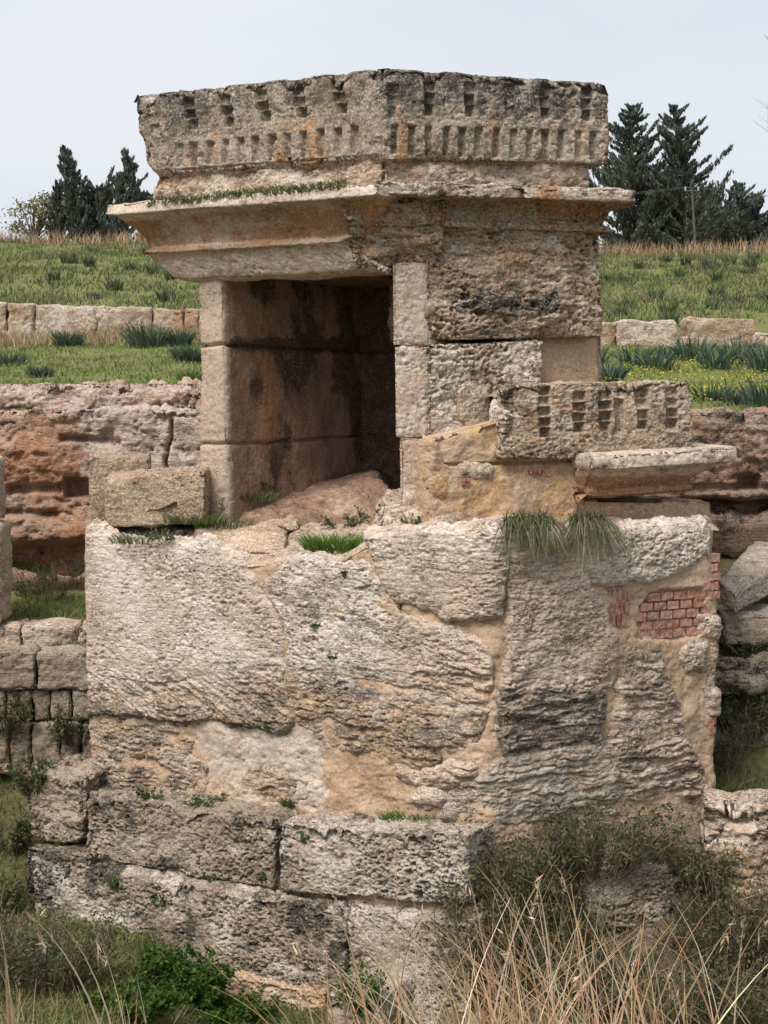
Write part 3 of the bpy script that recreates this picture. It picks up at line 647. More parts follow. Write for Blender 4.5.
# --- ledge on top of the base
def ledge():
    S = np.arange(BASE.s0, BASE.s1, .022); Pp, Nn = BASE.pos(S); W = np.arange(0, 1.0, .022)
    zt = []
    A = np.array(TOPP, float)
    px0, _ = proj(Pp+[0, 0, zy(530, 12.7)])
    for i in range(len(S)):
        y = np.interp(px0[i], A[:, 0], A[:, 1]); r = ray(px0[i], y); t = Pp[i, 1]/r[1]; zt.append(EYE+r[2]*t)
    zt = np.array(zt); fr = (S > BASE.knots[1]-.02) & (S < BASE.knots[3]); zt[S <= BASE.knots[1]] = zt[fr][0]; zt[S >= BASE.knots[3]] = zt[fr][-1]
    nu, nv = len(S), len(W); V = np.repeat(Pp, nv, 0)-np.repeat(Nn, nv, 0)*np.tile(W-.012, nu)[:, None]
    left = np.repeat((px0 < 430), nv)
    V[:, 2] = np.repeat(zt, nv)-.015+np.where(left, .28, .05)*np.tile(W, nu)+.05*fbm(V*np.array([3, 3, 0])+5, 4)*np.tile(sstep(.0, .2, W), nu)-.05*np.tile(sstep(.04, -.0, W), nu)
    i = np.arange(nu*nv).reshape(nu, nv); Q = np.stack([i[:-1, :-1], i[1:, :-1], i[1:, 1:], i[:-1, 1:]], -1).reshape(-1, 4)
    mesh('ledge', V, Q, M_pale, TB, {'wear': wear_arr(V, (.3, .35, .2))})
ledge()
pl2 = [BL-nL*.8+uL*.0, BC-(nL+nR)*.5, BR-nR*.6, E_R-nR*2.4, A0-nL*2.6]
prism('chamber_floor', pl2, zy(830, 12.5), zy(521, 13.6), M_int, TB, (.3, .4, .1))
# fallen slab inside the doorway, flat slab before it
w_sl = lambda V: np.stack([.12+.3*fbm(V*2, 3), .3+.35*fbm(V*3+4, 3), .25+.4*fbm(V*1.8+3, 3)], 1)
hexa('fallen_floor_slab', [P(268, 552, 13.55), P(396, 512, 14.2), P(382, 472, 14.8), P(238, 519, 13.9), P(236, 536, 14.7), P(396, 503, 15.7), P(374, 469, 15.7), P(224, 506, 14.7)], M_int, TB, res=.013, amp=.022, freq=3, chip=.09, chipw=.04, strata=.016, sfreq=10, wear=w_sl, pit=.025)
hexa('fallen_floor_slab', [P(214, 540, 13.75), P(300, 530, 13.7), P(296, 517, 13.85), P(216, 527, 13.9), P(216, 532, 14.6), P(310, 524, 14.6), P(306, 506, 14.7), P(214, 512, 14.7)], M_up, TB, res=.013, amp=.02, freq=3, chip=.07, chipw=.04, strata=.01, wear=(.35, .15, .4), pit=.02)
hexa('floor_slab', [P(190, 548, 13.6), P(285, 556, 13.25), P(288, 533, 13.45), P(193, 531, 13.7), P(190, 545, 14.3), P(290, 548, 14.2), P(292, 512, 14.3), P(200, 514, 14.3)], M_pale, TB, res=.016, amp=.03, chip=.05, wear=(.5, .1, .3), strata=.012, pit=.01)
hexa('floor_slab', [P(372, 540, 12.75), P(432, 532, 12.75), P(430, 508, 12.9), P(378, 510, 12.95), P(372, 525, 13.6), P(430, 520, 13.6), P(430, 488, 13.7), P(385, 488, 13.7)], M_up, TB, res=.016, amp=.05, chip=.10, wear=(.2, .2, .45), pit=.03)
hexa('wall_stone', [P(92, 530, 14.35), P(152, 528, 14.4), P(150, 455, 14.4), P(88, 456, 14.35), P(94, 526, 14.8), P(153, 524, 14.8), P(152, 453, 14.8), P(91, 453, 14.8)], M_up, TB, res=.016, amp=.02, chip=.04, wear=(.2, .35, .2), pit=.02)
# ---------------------------------------------------------------- ground
def zrel(x, D):
    x = np.asarray(x, float); D = np.asarray(D, float)
    front = np.interp(D, [-3000, -200, 0, 3, 4, 6, 8, 9.5, 12, 13.3], [4, 0, -1.5, -1.7, -2.0, -3.1, -4.15, -4.75, -4.8, -4.8])
    left = np.interp(D, [12, 13.8, 14.5, 16.0, 16.35, 17.2, 17.5, 18.9, 19.3, 19.7, 28, 35.4, 35.9, 60, 64, 100, 3000], [-4.85, -4.95, -4.75, -4.15, -2.95, -2.92, -2.72, -2.60, -2.5, -.12, .5, 1.2, 1.75, 5.75, 5.9, 4, -6])
    right = np.interp(D, [12, 13.2, 13.9, 14.2, 14.9, 16.4, 16.9, 17.3, 24, 30, 33, 60, 64, 100, 3000], [-4.75, -3.7, -3.6, -2.55, -2.15, -2.05, -1.9, -.34, .14, .72, 1.0, 5.35, 5.5, 4, -6])
    k = sstep(-1.2, 1.2, x)
    back = left*(1-k)+right*k
    dip = .38*sstep(-2.1, -1.4, x)*sstep(10, 11, D)*sstep(14, 13.2, D)*sstep(1.6, .8, x)
    return np.where(D < 12, front, back)-dip
def ground_z(x, y):
    x = np.atleast_1d(np.asarray(x, float)); y = np.atleast_1d(np.asarray(y, float))
    p = np.stack([x, y, np.zeros_like(x)], 1)
    far = sstep(19, 26, y)
    b = .05*fbm(p*.9, 3)+far*(.16*fbm(p*.16+4, 3)+.06*fbm(p*.7+9, 3))
    return EYE+zrel(x, y)+b*np.where(y > 200, 0, 1)
def gpt(px, D): 
    x = (px-384)/F*D/cp*1.0; return np.array([x, D, float(ground_z(x, D)[0])])
ys = np.unique(np.concatenate([[-3000, -800, -200, -60], np.arange(-30, 10, 1.), np.arange(10, 22, .12), np.arange(22, 72, .4), np.geomspace(72, 3000, 40)]))
xs = np.unique(np.concatenate([-np.geomspace(45, 3000, 25), np.arange(-45, -12, 1.), np.arange(-12, 12.1, .25), np.arange(12, 45, 1.), np.geomspace(45, 3000, 25)]))
X, Y = np.meshgrid(xs, ys, indexing='ij'); V = np.stack([X.ravel(), Y.ravel(), ground_z(X.ravel(), Y.ravel())], 1)
i = np.arange(X.size).reshape(X.shape); Qg = np.stack([i[:-1, :-1], i[1:, :-1], i[1:, 1:], i[:-1, 1:]], -1).reshape(-1, 4)
def ground_mat():
    g = G('turf_and_soil'); n1 = g.noise(.35, 5, .6); n2 = g.noise(2.5, 7, .7); n3 = g.noise(18, 5, .7)
    c = g.mix(g.mapr(n1, .38, .62, 0, 1), (.125, .17, .045), (.16, .18, .062))
    c = g.mix(g.mapr(n2, .47, .62, 0, .85), c, (.22, .175, .10))
    sy = g.N.new('ShaderNodeSeparateXYZ'); g.L(g.pos, sy.inputs[0])
    c = g.mix(g.mapr(g.math('ADD', sy.outputs[1], g.mapr(n1, .3, .7, -3, 3)), 57, 61, 0, .85), c, (.27, .20, .13))
    c = g.mix(g.mapr(g.math('ADD', sy.outputs[1], g.mapr(n2, .3, .7, -1, 1)), 17.5, 19.5, .8, 0), c, g.mix(g.mapr(n2, .4, .6, 0, 1), (.13, .095, .06), (.08, .09, .035)))
    c = g.mix(1., c, g.grey(g.mapr(n3, .3, .7, .7, 1.25)), 'MULTIPLY')
    return g.out(c, .95, g.bump(g.math('ADD', n2, g.math('MULTIPLY', n3, .4)), .7, .08), .1)
tag(mesh('ground', V, Qg, ground_mat()), kind='structure')

# ---------------------------------------------------------------- masonry and rock around the tower
zL = lambda y, D: P(384, y, D)[2]
def vert_plane(D, slope=0.): 
    n = np.array([slope, -1., 0]); n /= np.linalg.norm(n); return (np.array([0, D, EYE]), n)
class HPlane(Plane):
    pass
def rock_face(name, D, xr, ytop, ybot, mat, label=None, cat=None, slope=0., kind=None, depth=.5, res=.03, amp=.10, freq=1.2, strata=.06, sfreq=5., pit=.05, wear=(.3, .2, .2), extra=None, chip=.12, chipw=.12, group=None, parent=None):
    pl = vert_plane(D, slope)
    o = plane_block(name, [(xr[0], ytop), (xr[1], ytop), (xr[1], ybot), (xr[0], ybot)], pl, depth, mat, parent, res=res, amp=amp, freq=freq, strata=strata, sfreq=sfreq, pit=pit, wear=wear, extra=extra, chip=chip, chipw=chipw, ny=max(3, int(depth/.06)))
    return tag(o, label, cat, group, kind)
M_soil = stone('pit_soil', (.16, .12, .08), (.11, .085, .055), ochre=(.22, .15, .085), strata=0, pits=.3)
# left rock face with niche, crack and hollow below
def e_cliff(U, V):
    px, py = proj(V); f = sstep(.35, 0, U[:, 1]); q = V+0
    h = -.28*rect(px+.8*fbm(V*4, 2), py+.8*fbm(V*4+3, 2), 63, 89, 478, 498, 1.2)
    h = h-.20*sstep(2.5, .5, np.abs(px-np.interp(py, [425, 440, 462, 482, 500], [172, 170, 164, 172, 176])-2*fbm(V*3, 2)))*rect(px, py, 150, 190, 420, 500, 3)
    for x0, x1, y0, y1, t in [(60, 120, 438, 444, .2), (8, 60, 485, 494, -.1), (0, 55, 510, 516, .1), (100, 112, 430, 438, 0)]:
        h = h-.14*rect(px, py-t*(px-(x0+x1)/2)*.3+3*fbm(V*2.5+x0, 3), x0, x1, y0, y1, 3)
    h = h-.55*sstep(541, 556, py+7*fbm(V*.9, 3)+.05*px)*(.8+.4*fbm(V*2, 2))
    h = h+.10*sstep(500, 530, py)*sstep(548, 535, py)
    return h*f
def w_cliff(V):
    px, py = proj(V); pale = sstep(60, 110, px+25*fbm(V*1.2, 3))*sstep(520, 470, py); top = sstep(425, 405, py+8*fbm(V*1.5, 3))
    return np.stack([.45*(1-pale)+.3*fbm(V*1.5, 3), .10+.3*np.clip(fbm(V*np.array([1.2, 1.2, 3])+5, 4), -.2, 1)+.3*sstep(500, 545, py)*np.clip(fbm(V*1.5+9, 2)+.3, 0, 1), .15+.5*pale+.4*top+.3*fbm(V*1.8+3, 3)], 1)
rock_face('rock_wall', 18.8, (-330, 262), 408, 604, M_red, 'reddish rough rock face with a small square niche left of the tower', 'rock wall', wear=w_cliff, extra=e_cliff, res=.022, depth=.8, amp=.10, strata=.05, sfreq=4)
def e_strip(U, V):
    px, py = proj(V); return -.25*np.clip(.2+fbm(V*np.array([.9, .9, .1])+3, 4), 0, 1)*sstep(.5, 1, U[:, 2])
rock_face('rock_ledge', 19.6, (-330, 262), 382, 412, M_red, 'low knobbly rock ledge under the grass terrace left of the doorway', 'rock ledge', wear=(.15, .25, .5), extra=e_strip, res=.022, depth=.5, amp=.09, freq=2.2, strata=.03, pit=.06)
# left free-standing pier: two blocks
for k, (y0, y1, xr) in enumerate([(455, 524, -6), (525, 624, 0)]):
    plane_block('pier_block', [(-60, y0), (xr, y0+4*(k == 0)), (xr, y1), (-60, y1)], vert_plane(16.9), .6, M_pale, None, res=.022, amp=.03, chip=.06, wear=(.25, .25, .3), pit=.03)
    o = bpy.context.scene.objects[-1] if False else COL.objects[-1]
    tag(o, ['upper squared stone of the pier at the left edge', 'lower taller squared stone of the pier at the left edge'][k], 'stone block', 'pier blocks at the left edge')
wg = lambda V: np.stack([.15+.3*fbm(V*1.5, 3), .28+.35*fbm(V*2+4, 3), .2+.35*fbm(V*1.4+8, 3)], 1)
rw = empty('retaining_wall', gpt(45, 16.6), 'low retaining wall of squared stones in courses at lower left', 'wall')
ex = [-330, -250, -180, -110, -45, 36, 112]
for a, b in zip(ex[:-1], ex[1:]):
    plane_block('top_stone', [(a, 651+.02*a), (b, 651+.02*b), (b, 690.5), (a, 690.5)], vert_plane(16.15, .12), .5, M_grey, rw, res=.022, amp=.03, chip=.025, wear=wg, pit=.05, freq=2.5, strata=.01)
for y0, y1, sh in [(690, 722, 0), (723, 775, 20)]:
    x = -340+sh
    while x < 112:
        w_ = RNG.uniform(12, 24) if sh == 0 else RNG.uniform(20, 36); plane_block('course_stone', [(x, y0-.5), (x+w_-.3, y0-.5), (x+w_-.3, y1), (x, y1)], vert_plane(16.2, .12), .4, M_grey, rw, res=.022, amp=.035, chip=.03, wear=(.15+.2*RNG.random(), .2+.3*RNG.random(), .2*RNG.random()), pit=.03, freq=3, fwd=RNG.uniform(-.03, .02)); x += w_
uc = empty('stone_kerb', gpt(40, 17.3), 'single course of pale blocks with grass on top at left', 'stone course')
for a, b in zip([-330, -210, -120, -60, 22, 78], [-211, -121, -61, 21, 77, 130]):
    plane_block('course_stone', [(a, 626), (b+1, 625), (b+1, 654), (a, 656)], vert_plane(17.15, .05), .5, M_pale, uc, res=.022, amp=.04, chip=.03, wear=wg, pit=.03)

# right rock face and blocks
def e_cr(U, V):
    px, py = proj(V); f = sstep(.35, 0, U[:, 1])
    h = -.25*rect(px+fbm(V*4, 2), py, 739, 761, 476, 489, 1.2)-.22*rect(px, py+2*fbm(V*2, 2), 690, 900, 485, 491, 3)*.4
    return (h-.5*sstep(496, 506, py+6*fbm(V*1.1, 3)))*f
rock_face('rock_wall', 16.5, (600, 1130), 411, 560, M_red, 'brown rock face right of the tower below the asphodel terrace', 'rock wall', wear=lambda V: np.stack([.15+.3*fbm(V*1.3, 3), .22+.35*fbm(V*np.array([1.2, 1.2, 2])+8, 4)+.12, .35*sstep(450, 420, proj(V)[1])+.25*fbm(V*1.8, 3)], 1), extra=e_cr, res=.024, depth=.8, amp=.08, strata=.035, sfreq=4, slope=.0)
fb = empty('fallen_block', gpt(760, 14.55), 'large grey squared block lying tilted beside the tower at right', 'stone block')
hexa('block_body', [P(736, 615, 13.9), P(812, 572, 15.2), P(806, 541, 15.2), P(735, 594, 13.9), P(719, 605, 14.1), P(757, 566, 15.4), P(753, 540, 15.4), P(717, 578, 14.1)], M_grey, fb, res=.014, amp=.010, chip=.025, chipw=.03, wear=lambda V: np.stack([.05+.0*V[:, 0], .25+.3*fbm(V*2, 3), .35+.3*fbm(V*2+6, 3)], 1), pit=.02)
pw2 = empty('stone_kerb', gpt(750, 14.3), 'low course of mossy blocks below the tilted block at right', 'stone course')
for a, b in [(640, 722), (723, 800), (801, 900), (901, 1040)]:
    plane_block('course_stone', [(a, 613), (b, 614), (b, 648), (a, 648)], vert_plane(14.25, -.05), .6, M_grey, pw2, res=.022, amp=.035, chip=.03, wear=(.1, .35, .3), pit=.03)
rock_face('rock_ledge', 13.85, (660, 1060), 656, 760, M_grey, 'dark rock ledge with plants growing below it at right edge', 'rock ledge', wear=(.2, .45, .05), res=.025, depth=.5, chip=.04, amp=.06, extra=lambda U, V: -.25*sstep(694, 705, proj(V)[1]+5*fbm(V*1.5, 2))*sstep(.3, 0, U[:, 1]))
rock_face('rough_boulder', 12.45, (702, 900), 803, 985, M_pale, 'pale eroded rock at the foot of the tower at right edge', 'boulder', wear=lambda V: np.stack([.25+.3*fbm(V*1.5, 3)+.5*sstep(845, 860, proj(V)[1]), .38+.3*fbm(V*2, 3), .3+.3*fbm(V*2+5, 3)], 1), res=.014, depth=.5, amp=.08, freq=2, strata=.04, sfreq=11, chip=.16, slope=-.2)

# terrace wall blocks in the distance
tw = empty('terrace_wall', gpt(90, 35), 'long low wall of orange and pale blocks across the left terrace', 'wall')
for k, (a, b) in enumerate([(-420, -300), (-299, -190), (-189, -100), (-99, 6), (7, 34), (35, 96), (97, 152), (153, 184), (185, 198), (199, 300), (301, 400)]):
    plane_block('wall_block', [(a, 303+.03*(a-0)), (b+.4, 303+.03*b), (b+.4, 350), (a, 350)], vert_plane(34.6), .6, M_up, tw, res=.035, amp=.05, chip=.12, chipw=.05, wear=lambda V: np.stack([.32+.5*fbm(V*.8, 3), .12+.3*fbm(V*1.5+3, 3), .4+.4*fbm(V*.9+8, 3)], 1), pit=.04, freq=2)
for (a, b, y0, y1, D, lab, wr) in [(619, 679, 320, 352, 31.5, 'pale squared block, left of the two big blocks on the right terrace', (.1, .15, .5)), (688, 757, 318, 352, 31.5, 'ochre squared block, right of the two big blocks on the right terrace', (.4, .1, .3)),
                                   (598, 618, 322, 352, 31.8, 'small broken ochre block half hidden by the tower on the terrace', (.4, .15, .3)), (757, 800, 333, 352, 31.2, 'low pale block at the right end of the terrace row', (.1, .1, .5)), (678, 690, 336, 352, 31.6, 'small low stone between the two big terrace blocks', (.2, .1, .4)),
                                   (806, 880, 322, 356, 31.4, 'ochre block beyond the right end of the terrace row', (.3, .1, .3))]:
    o = plane_block('stone_block', [(a, y0), (b-1, y0+1), (b, y1), (a, y1)], vert_plane(D), .8, M_up, None, res=.03, amp=.06, chip=.16, chipw=.06, wear=wr, pit=.02, freq=2)
    tag(o, lab, 'stone block', 'blocks on the right terrace')

# ---------------------------------------------------------------- stepped foundation below the tower
def wf(a, b, c): return lambda V: np.stack([a+.25*fbm(V*1.6, 3), b+.42*np.clip(fbm(V*np.array([1.7, 1.7, 1.7])+6, 4), -.35, 1), c+.4*fbm(V*1.7+15, 3)], 1)
def fstone(q, fwd, depth, label, wear, mat=M_grey, bl=PL, **k):
    kk = dict(res=.0105, amp=.04, freq=2.0, chip=.12, chipw=.07, strata=.010, sfreq=6, pit=.06); kk.update(k)
    o = plane_block('foundation_block', q, (BC if bl is PL else BC, bl[1]), depth, mat, None, fwd=fwd, wear=wear, **kk)
    return tag(o, label, 'stone block', 'foundation blocks')
fstone([(82, 792), (183, 806), (275, 819), (274, 882), (180, 864), (82, 850)][0:1]+[(276, 820), (273, 890), (82, 858)], .40, .75, 'long upper foundation block with grass along its back edge', wf(.16, .30, .25), chip=.15)
fstone([(278, 821), (470, 834), (466, 908), (277, 892)], .40, .75, 'pitted whitish foundation block below the tower corner', wf(.02, .28, .55), pit=.08, strata=.02)
fstone([(18, 772), (84, 777), (82, 846), (30, 842)], .36, .8, 'rounded layered foundation block at the left end of the upper course', wf(.3, .22, .15), strata=.05, chip=.14, chipw=.12)
fstone([(30, 856), (347, 909), (342, 1060), (36, 1010)], .52, .85, 'longest lower foundation block with white and grey stains', lambda V: np.stack([.1+.25*fbm(V*1.6, 3), .38+.55*np.clip(fbm(V*np.array([2.2, 2.2, 1.1])+6, 4), -.45, 1), .38+.6*fbm(V*1.9+15, 3)], 1), chip=.14, strata=.01)
fstone([(348, 907), (470, 924), (470, 1060), (344, 1050)], .52, .8, 'lower foundation block behind the dry grass stems', wf(.05, .25, .5), pit=.07)
fstone([(217, 972), (325, 992), (325, 1090), (217, 1080)], .60, .7, 'pinkish plastered footing under the longest foundation block', wf(.3, .05, .4), mat=M_plas, chip=.06)
fstone([(326, 988), (384, 996), (382, 1100), (326, 1096)], .98, .6, 'small pale block lowest in the pile behind the straw', wf(.1, .2, .5))
fstone([(26, 846), (90, 855), (84, 905), (22, 895)], .50, .6, 'dark stone tucked under the rounded left foundation block', wf(.2, .45, .05))
fstone([(590, 872), (690, 868), (692, 925), (590, 930)], .38, .7, 'grey rock showing between the shrubs at lower right', wf(.1, .3, .4), bl=PR, pit=.05)
slab('joint_mortar', Plane((BC+nL*.30)[:2], uL[:2], -4, .2), [(70, 846), (180, 862), (275, 882), (345, 894), (470, 905), (470, 935), (345, 920), (180, 884), (60, 868)], (EYE-5, EYE-2.5), M_plas, TB, H=.01, strata=0, rough=.03, pit=.01, wear=(.1, .35, .35))
# bank of rubble under the right half of the tower
bn = hexa('earth_bank', [P(440, 1100, 11.3), P(860, 1080, 11.5), P(860, 838, 12.4), P(450, 838, 12.05), P(440, 1000, 13), P(860, 1000, 13.2), P(860, 800, 13.2), P(450, 800, 12.8)], M_soil, None, res=.03, amp=.10, freq=1.6, chip=.1, wear=(.4, .3, 0), loc=P(650, 1000, 12.2))
tag(bn, kind='structure')
# loose block on the ledge
lb = hexa('stone_block', [P(104, 530, 14.08), P(205, 524, 13.68), P(205, 470, 13.68), P(103, 477, 14.08), P(108, 526, 14.4), P(212, 520, 14.1), P(212, 465, 14.1), P(110, 470, 14.4)], M_up, None, res=.014, amp=.022, chip=.05, chipw=.04, wear=lambda V: np.stack([.15+.3*fbm(V*2, 3), .18+.3*fbm(V*3+5, 3), .12+.2*fbm(V*2+9, 3)], 1), pit=.02, loc=P(155, 518, 13.6))
tag(lb, 'brown squared block resting on the ledge left of the doorway', 'stone block')

# small rubble on the ledge
for k, (px, py, D, s) in enumerate([(318, 545, 13.35, .10), (345, 536, 13.4, .07), (300, 552, 13.25, .08), (405, 528, 13.0, .09), (388, 517, 13.4, .12), (180, 533, 13.9, .08)]):
    c0 = P(px, py, D); a = RNG.uniform(0, 6.28); e1 = np.array([math.cos(a), math.sin(a), .1])*s; e2 = np.array([-math.sin(a), math.cos(a), 0])*s*.8; e3 = np.array([.02, 0, s*.75])
    f = lambda U, c0=c0, e1=e1, e2=e2, e3=e3: c0+(U[:, :1]-.5)*e1*1.3+(U[:, 1:2]-.5)*e2+(U[:, 2:]-.5)*e3
    o = stone_box('rubble_stone', f, (s*1.3, s*.8, s*.75), M_up, None, res=.013, amp=.02, freq=9, chip=.03, chipw=.03, wear=(.2, .15, .45), loc=c0)
    tag(o, 'small broken stone lying on the ledge before the doorway', 'rubble', 'rubble on the ledge')
# ---------------------------------------------------------------- vegetation
GR = [(.16, .215, .055), (.21, .25, .075), (.125, .185, .05), (.25, .255, .105)]
GRD = [(.08, .11, .045), (.11, .135, .052), (.15, .155, .075)]
DRY = [(.42, .30, .17), (.34, .22, .12), (.50, .38, .24), (.30, .185, .11)]
BLU = [(.07, .11, .075), (.10, .145, .10), (.05, .085, .055), (.14, .18, .12)]
def scatter(n, xr, yr, dens=None):
    x = RNG.uniform(*xr, n*3); y = RNG.uniform(*yr, n*3)
    if dens is not None:
        k = RNG.random(n*3) < dens(x, y); x, y = x[k], y[k]
    x, y = x[:n], y[:n]; return np.stack([x, y, ground_z(x, y)-.01], 1)
def patch(f, s, th=0, w=.25):
    return lambda x, y: sstep(th-w, th+w, fbm(np.stack([x*f, y*f, np.full_like(x, s)], 1), 3))
# hillside and terraces
p1 = scatter(42000, (-20, 20), (36, 60), lambda x, y: .35+.65*patch(.5, 2)(x, y))
b1 = blades(p1, RNG.uniform(.06, .20, len(p1)), .045, RNG.uniform(.2, .9, len(p1)), GRD+GR[:2], 2)
p1b = scatter(14000, (-20, 20), (36, 60), patch(.4, 31, .0)); b1b = blades(p1b, RNG.uniform(.12, .32, len(p1b)), .03, RNG.uniform(.3, 1., len(p1b)), [(.24, .19, .11), (.17, .145, .08), (.29, .23, .14)], 2)
p2 = scatter(30000, (-11, -.5), (19.9, 34.4), lambda x, y: .4+.6*patch(.8, 5)(x, y)); b2 = blades(p2, RNG.uniform(.03, .10, len(p2)), .022, RNG.uniform(.3, 1., len(p2)), GR+[(.2, .2, .07)], 2)
p3 = scatter(26000, (1., 11), (17.4, 33), lambda x, y: .4+.6*patch(.8, 15)(x, y)); b3 = blades(p3, RNG.uniform(.03, .10, len(p3)), .022, RNG.uniform(.3, 1., len(p3)), GR+[(.2, .2, .07)], 2)
p1c = scatter(7000, (-20, 20), (36, 60), patch(.9, 61, .1, .12)); b1c = blades(p1c, RNG.uniform(.15, .36, len(p1c)), .04, RNG.uniform(.2, .8, len(p1c)), GRD+[(.07, .11, .05), (.19, .19, .10)], 2)
p2c = scatter(3500, (-11, 11), (21, 33), patch(1.3, 71, .15, .12)); b2c = blades(p2c, RNG.uniform(.08, .2, len(p2c)), .022, RNG.uniform(.2, .9, len(p2c)), GRD+[(.24, .22, .11)], 2)
V, Fc, C = merge([b1, b1b, b1c, b2, b2c, b3]); tag(mesh('grass', V, Fc, M_leaf, None, {'tint': C}), kind='stuff')
# dry grass along the crest
pc = scatter(5500, (-24, 24), (57.5, 63), None); bc = blades(pc, RNG.uniform(.25, .75, len(pc)), .03, RNG.uniform(.1, .7, len(pc)), DRY+[(.30, .24, .16)], 2)
pd = scatter(2500, (-10.5, -3.8), (32, 34.5), None); bd = blades(pd, RNG.uniform(.15, .45, len(pd)), .02, RNG.uniform(.2, .8, len(pd)), DRY+[(.22, .22, .14)], 2)
V, Fc, C = merge([bc, bd]); tag(mesh('dry_grass', V, Fc, M_straw, None, {'tint': C}), kind='stuff')
# yellow flowers on the right terrace
pf = scatter(5200, (2.4, 9), (19.5, 27), patch(.6, 44, -.05, .2)); pf[:, 2] += RNG.uniform(.05, .12, len(pf))
V, Fc, C = leaves(pf, RNG.uniform(.015, .04, len(pf)), [(.55, .50, .06), (.42, .42, .07), (.32, .36, .06)], np.tile([1., 0, .1], (len(pf), 1)), .9); tag(mesh('yellow_flowers', V, Fc, M_leaf, None, {'tint': C}), kind='stuff')
# grass in the pit, on ledges
def ledge_grass(px0, px1, D0, D1, n, h, cols, z=None):
    D = RNG.uniform(D0, D1, n); px = RNG.uniform(px0, px1, n); x = (px-384)/F*D; p = np.stack([x, D, ground_z(x, D)-.01 if z is None else np.full(n, z)], 1)
    return blades(p, RNG.uniform(.4, 1, n)*h, .012, RNG.uniform(.3, 1.2, n), cols, 2)
V, Fc, C = merge([ledge_grass(-100, 100, 17.55, 18.6, 2600, .16, GR), ledge_grass(-100, 95, 16.5, 17.1, 900, .10, GR), ledge_grass(-150, 340, 10.4, 12.2, 7000, .16, GR+GRD+DRY[3:]), ledge_grass(-200, 60, 12.2, 15.9, 5000, .2, GRD+GR[:1]+DRY[3:]),
                  ledge_grass(30, 340, 12.0, 13.8, 5000, .14, GR+GRD+DRY[3:]), ledge_grass(722, 1000, 14.3, 15.6, 1500, .14, GR), ledge_grass(722, 1000, 13.95, 14.2, 900, .15, GR+DRY[:1]), ledge_grass(690, 1000, 12.9, 13.8, 900, .3, GRD)])
tag(mesh('pit_grass', V, Fc, M_leaf, None, {'tint': C}), kind='stuff')

def tuft(name, base, r, h, n, w, cols, label, cat, group=None, lean=(.2, 1.0), droop=.6, seg=3, mat=None, az=None, sq=1.):
    a = RNG.uniform(0, 2*np.pi, n); q = r*np.sqrt(RNG.random(n)); p = np.stack([base[0]+q*np.cos(a), base[1]+q*np.sin(a)*sq, np.full(n, base[2]-.03)], 1)
    az_ = a+RNG.normal(0, .5, n) if az is None else RNG.normal(az, .6, n)
    V, Fc, C = blades(p, RNG.uniform(.6, 1.05, n)*h, w, RNG.uniform(*lean, n), cols, seg, droop, az_)
    return tag(mesh(name, V, Fc, mat or M_leaf, None, {'tint': C}, loc=base), label, cat, group)
# asphodel row on the right terrace
for k, (px, D, r, h) in enumerate([(585, 25, .45, .62), (607, 23.5, .4, .5), (632, 26, .42, .5), (655, 25.5, .4, .45), (690, 27, .5, .6), (712, 25.5, .45, .55), (735, 27, .5, .62), (762, 25.5, .55, .68), (790, 26, .5, .6), (668, 27.5, .4, .4)]):
    tuft('asphodel_plant', gpt(px, D), r*.55, h, 90, .035, BLU, 'dense blue green strap leaved plant in the row before the terrace blocks', 'plant', 'asphodels in the terrace row', (.15, 1.1))
for px, D, r, h, lab in [(600, 20.2, .22, .32, 'dark strap leaved plant above the side frieze'), (708, 20, .25, .30, 'broad dark rosette among yellow flowers right of the side frieze'), (735, 19.3, .16, .30, 'slim upright rosette between two broader ones at right'), (764, 18.6, .25, .45, 'tall dark strap leaved plant at the right edge above the rock face')]:
    tuft('asphodel_plant', gpt(px, D), r, h, 120, .03, BLU, lab, 'plant', None, (.15, .8))
for px, D, r, h, lab in [(150, 31.5, .62, .55, 'largest dark green leafy clump in front of the left terrace wall'), (182, 31.5, .35, .38, 'grey green clump right of the largest one by the left terrace wall'), (190, 27, .38, .38, 'round dark tuft on the terrace beside the left door jamb'), (12, 26.5, .42, .28, 'low wide tuft at the left edge of the terrace'), (43, 24, .26, .22, 'small tuft in the middle of the left terrace'), (72, 32, .42, .38, 'pale green clump against the middle of the left terrace wall'), (192, 22, .2, .25, 'pale upright tuft behind the doorway pillar')]:
    tuft('asphodel_plant', gpt(px, D), r*.6, h*1.25, 240, .028, BLU+GRD[:1] if D != 22 else GR, lab, 'plant', None, (.1, .9))
hs = [(RNG.uniform(-30, 200), RNG.uniform(38, 57)) for _ in range(18)]+[(RNG.uniform(600, 800), RNG.uniform(36, 57)) for _ in range(26)]
for px, D in hs:
    tuft('hillside_tuft', gpt(px, D), RNG.uniform(.12, .24), RNG.uniform(.3, .55), 60, .045, BLU+GRD+GRD, 'small dark green tuft scattered on the grassy hillside', 'plant', 'tufts on the hillside', (.1, .75), seg=2)

bpy.context.view_layer.update()
dg = bpy.context.evaluated_depsgraph_get()
def touch(px, py):
    from mathutils import Vector
    r = ray(px, py); r = r/np.linalg.norm(r); h_, loc, nrm, idx, ob, _ = SC.ray_cast(dg, Vector((0, 0, EYE)), Vector(r.tolist()))
    return np.array(loc) if h_ else None
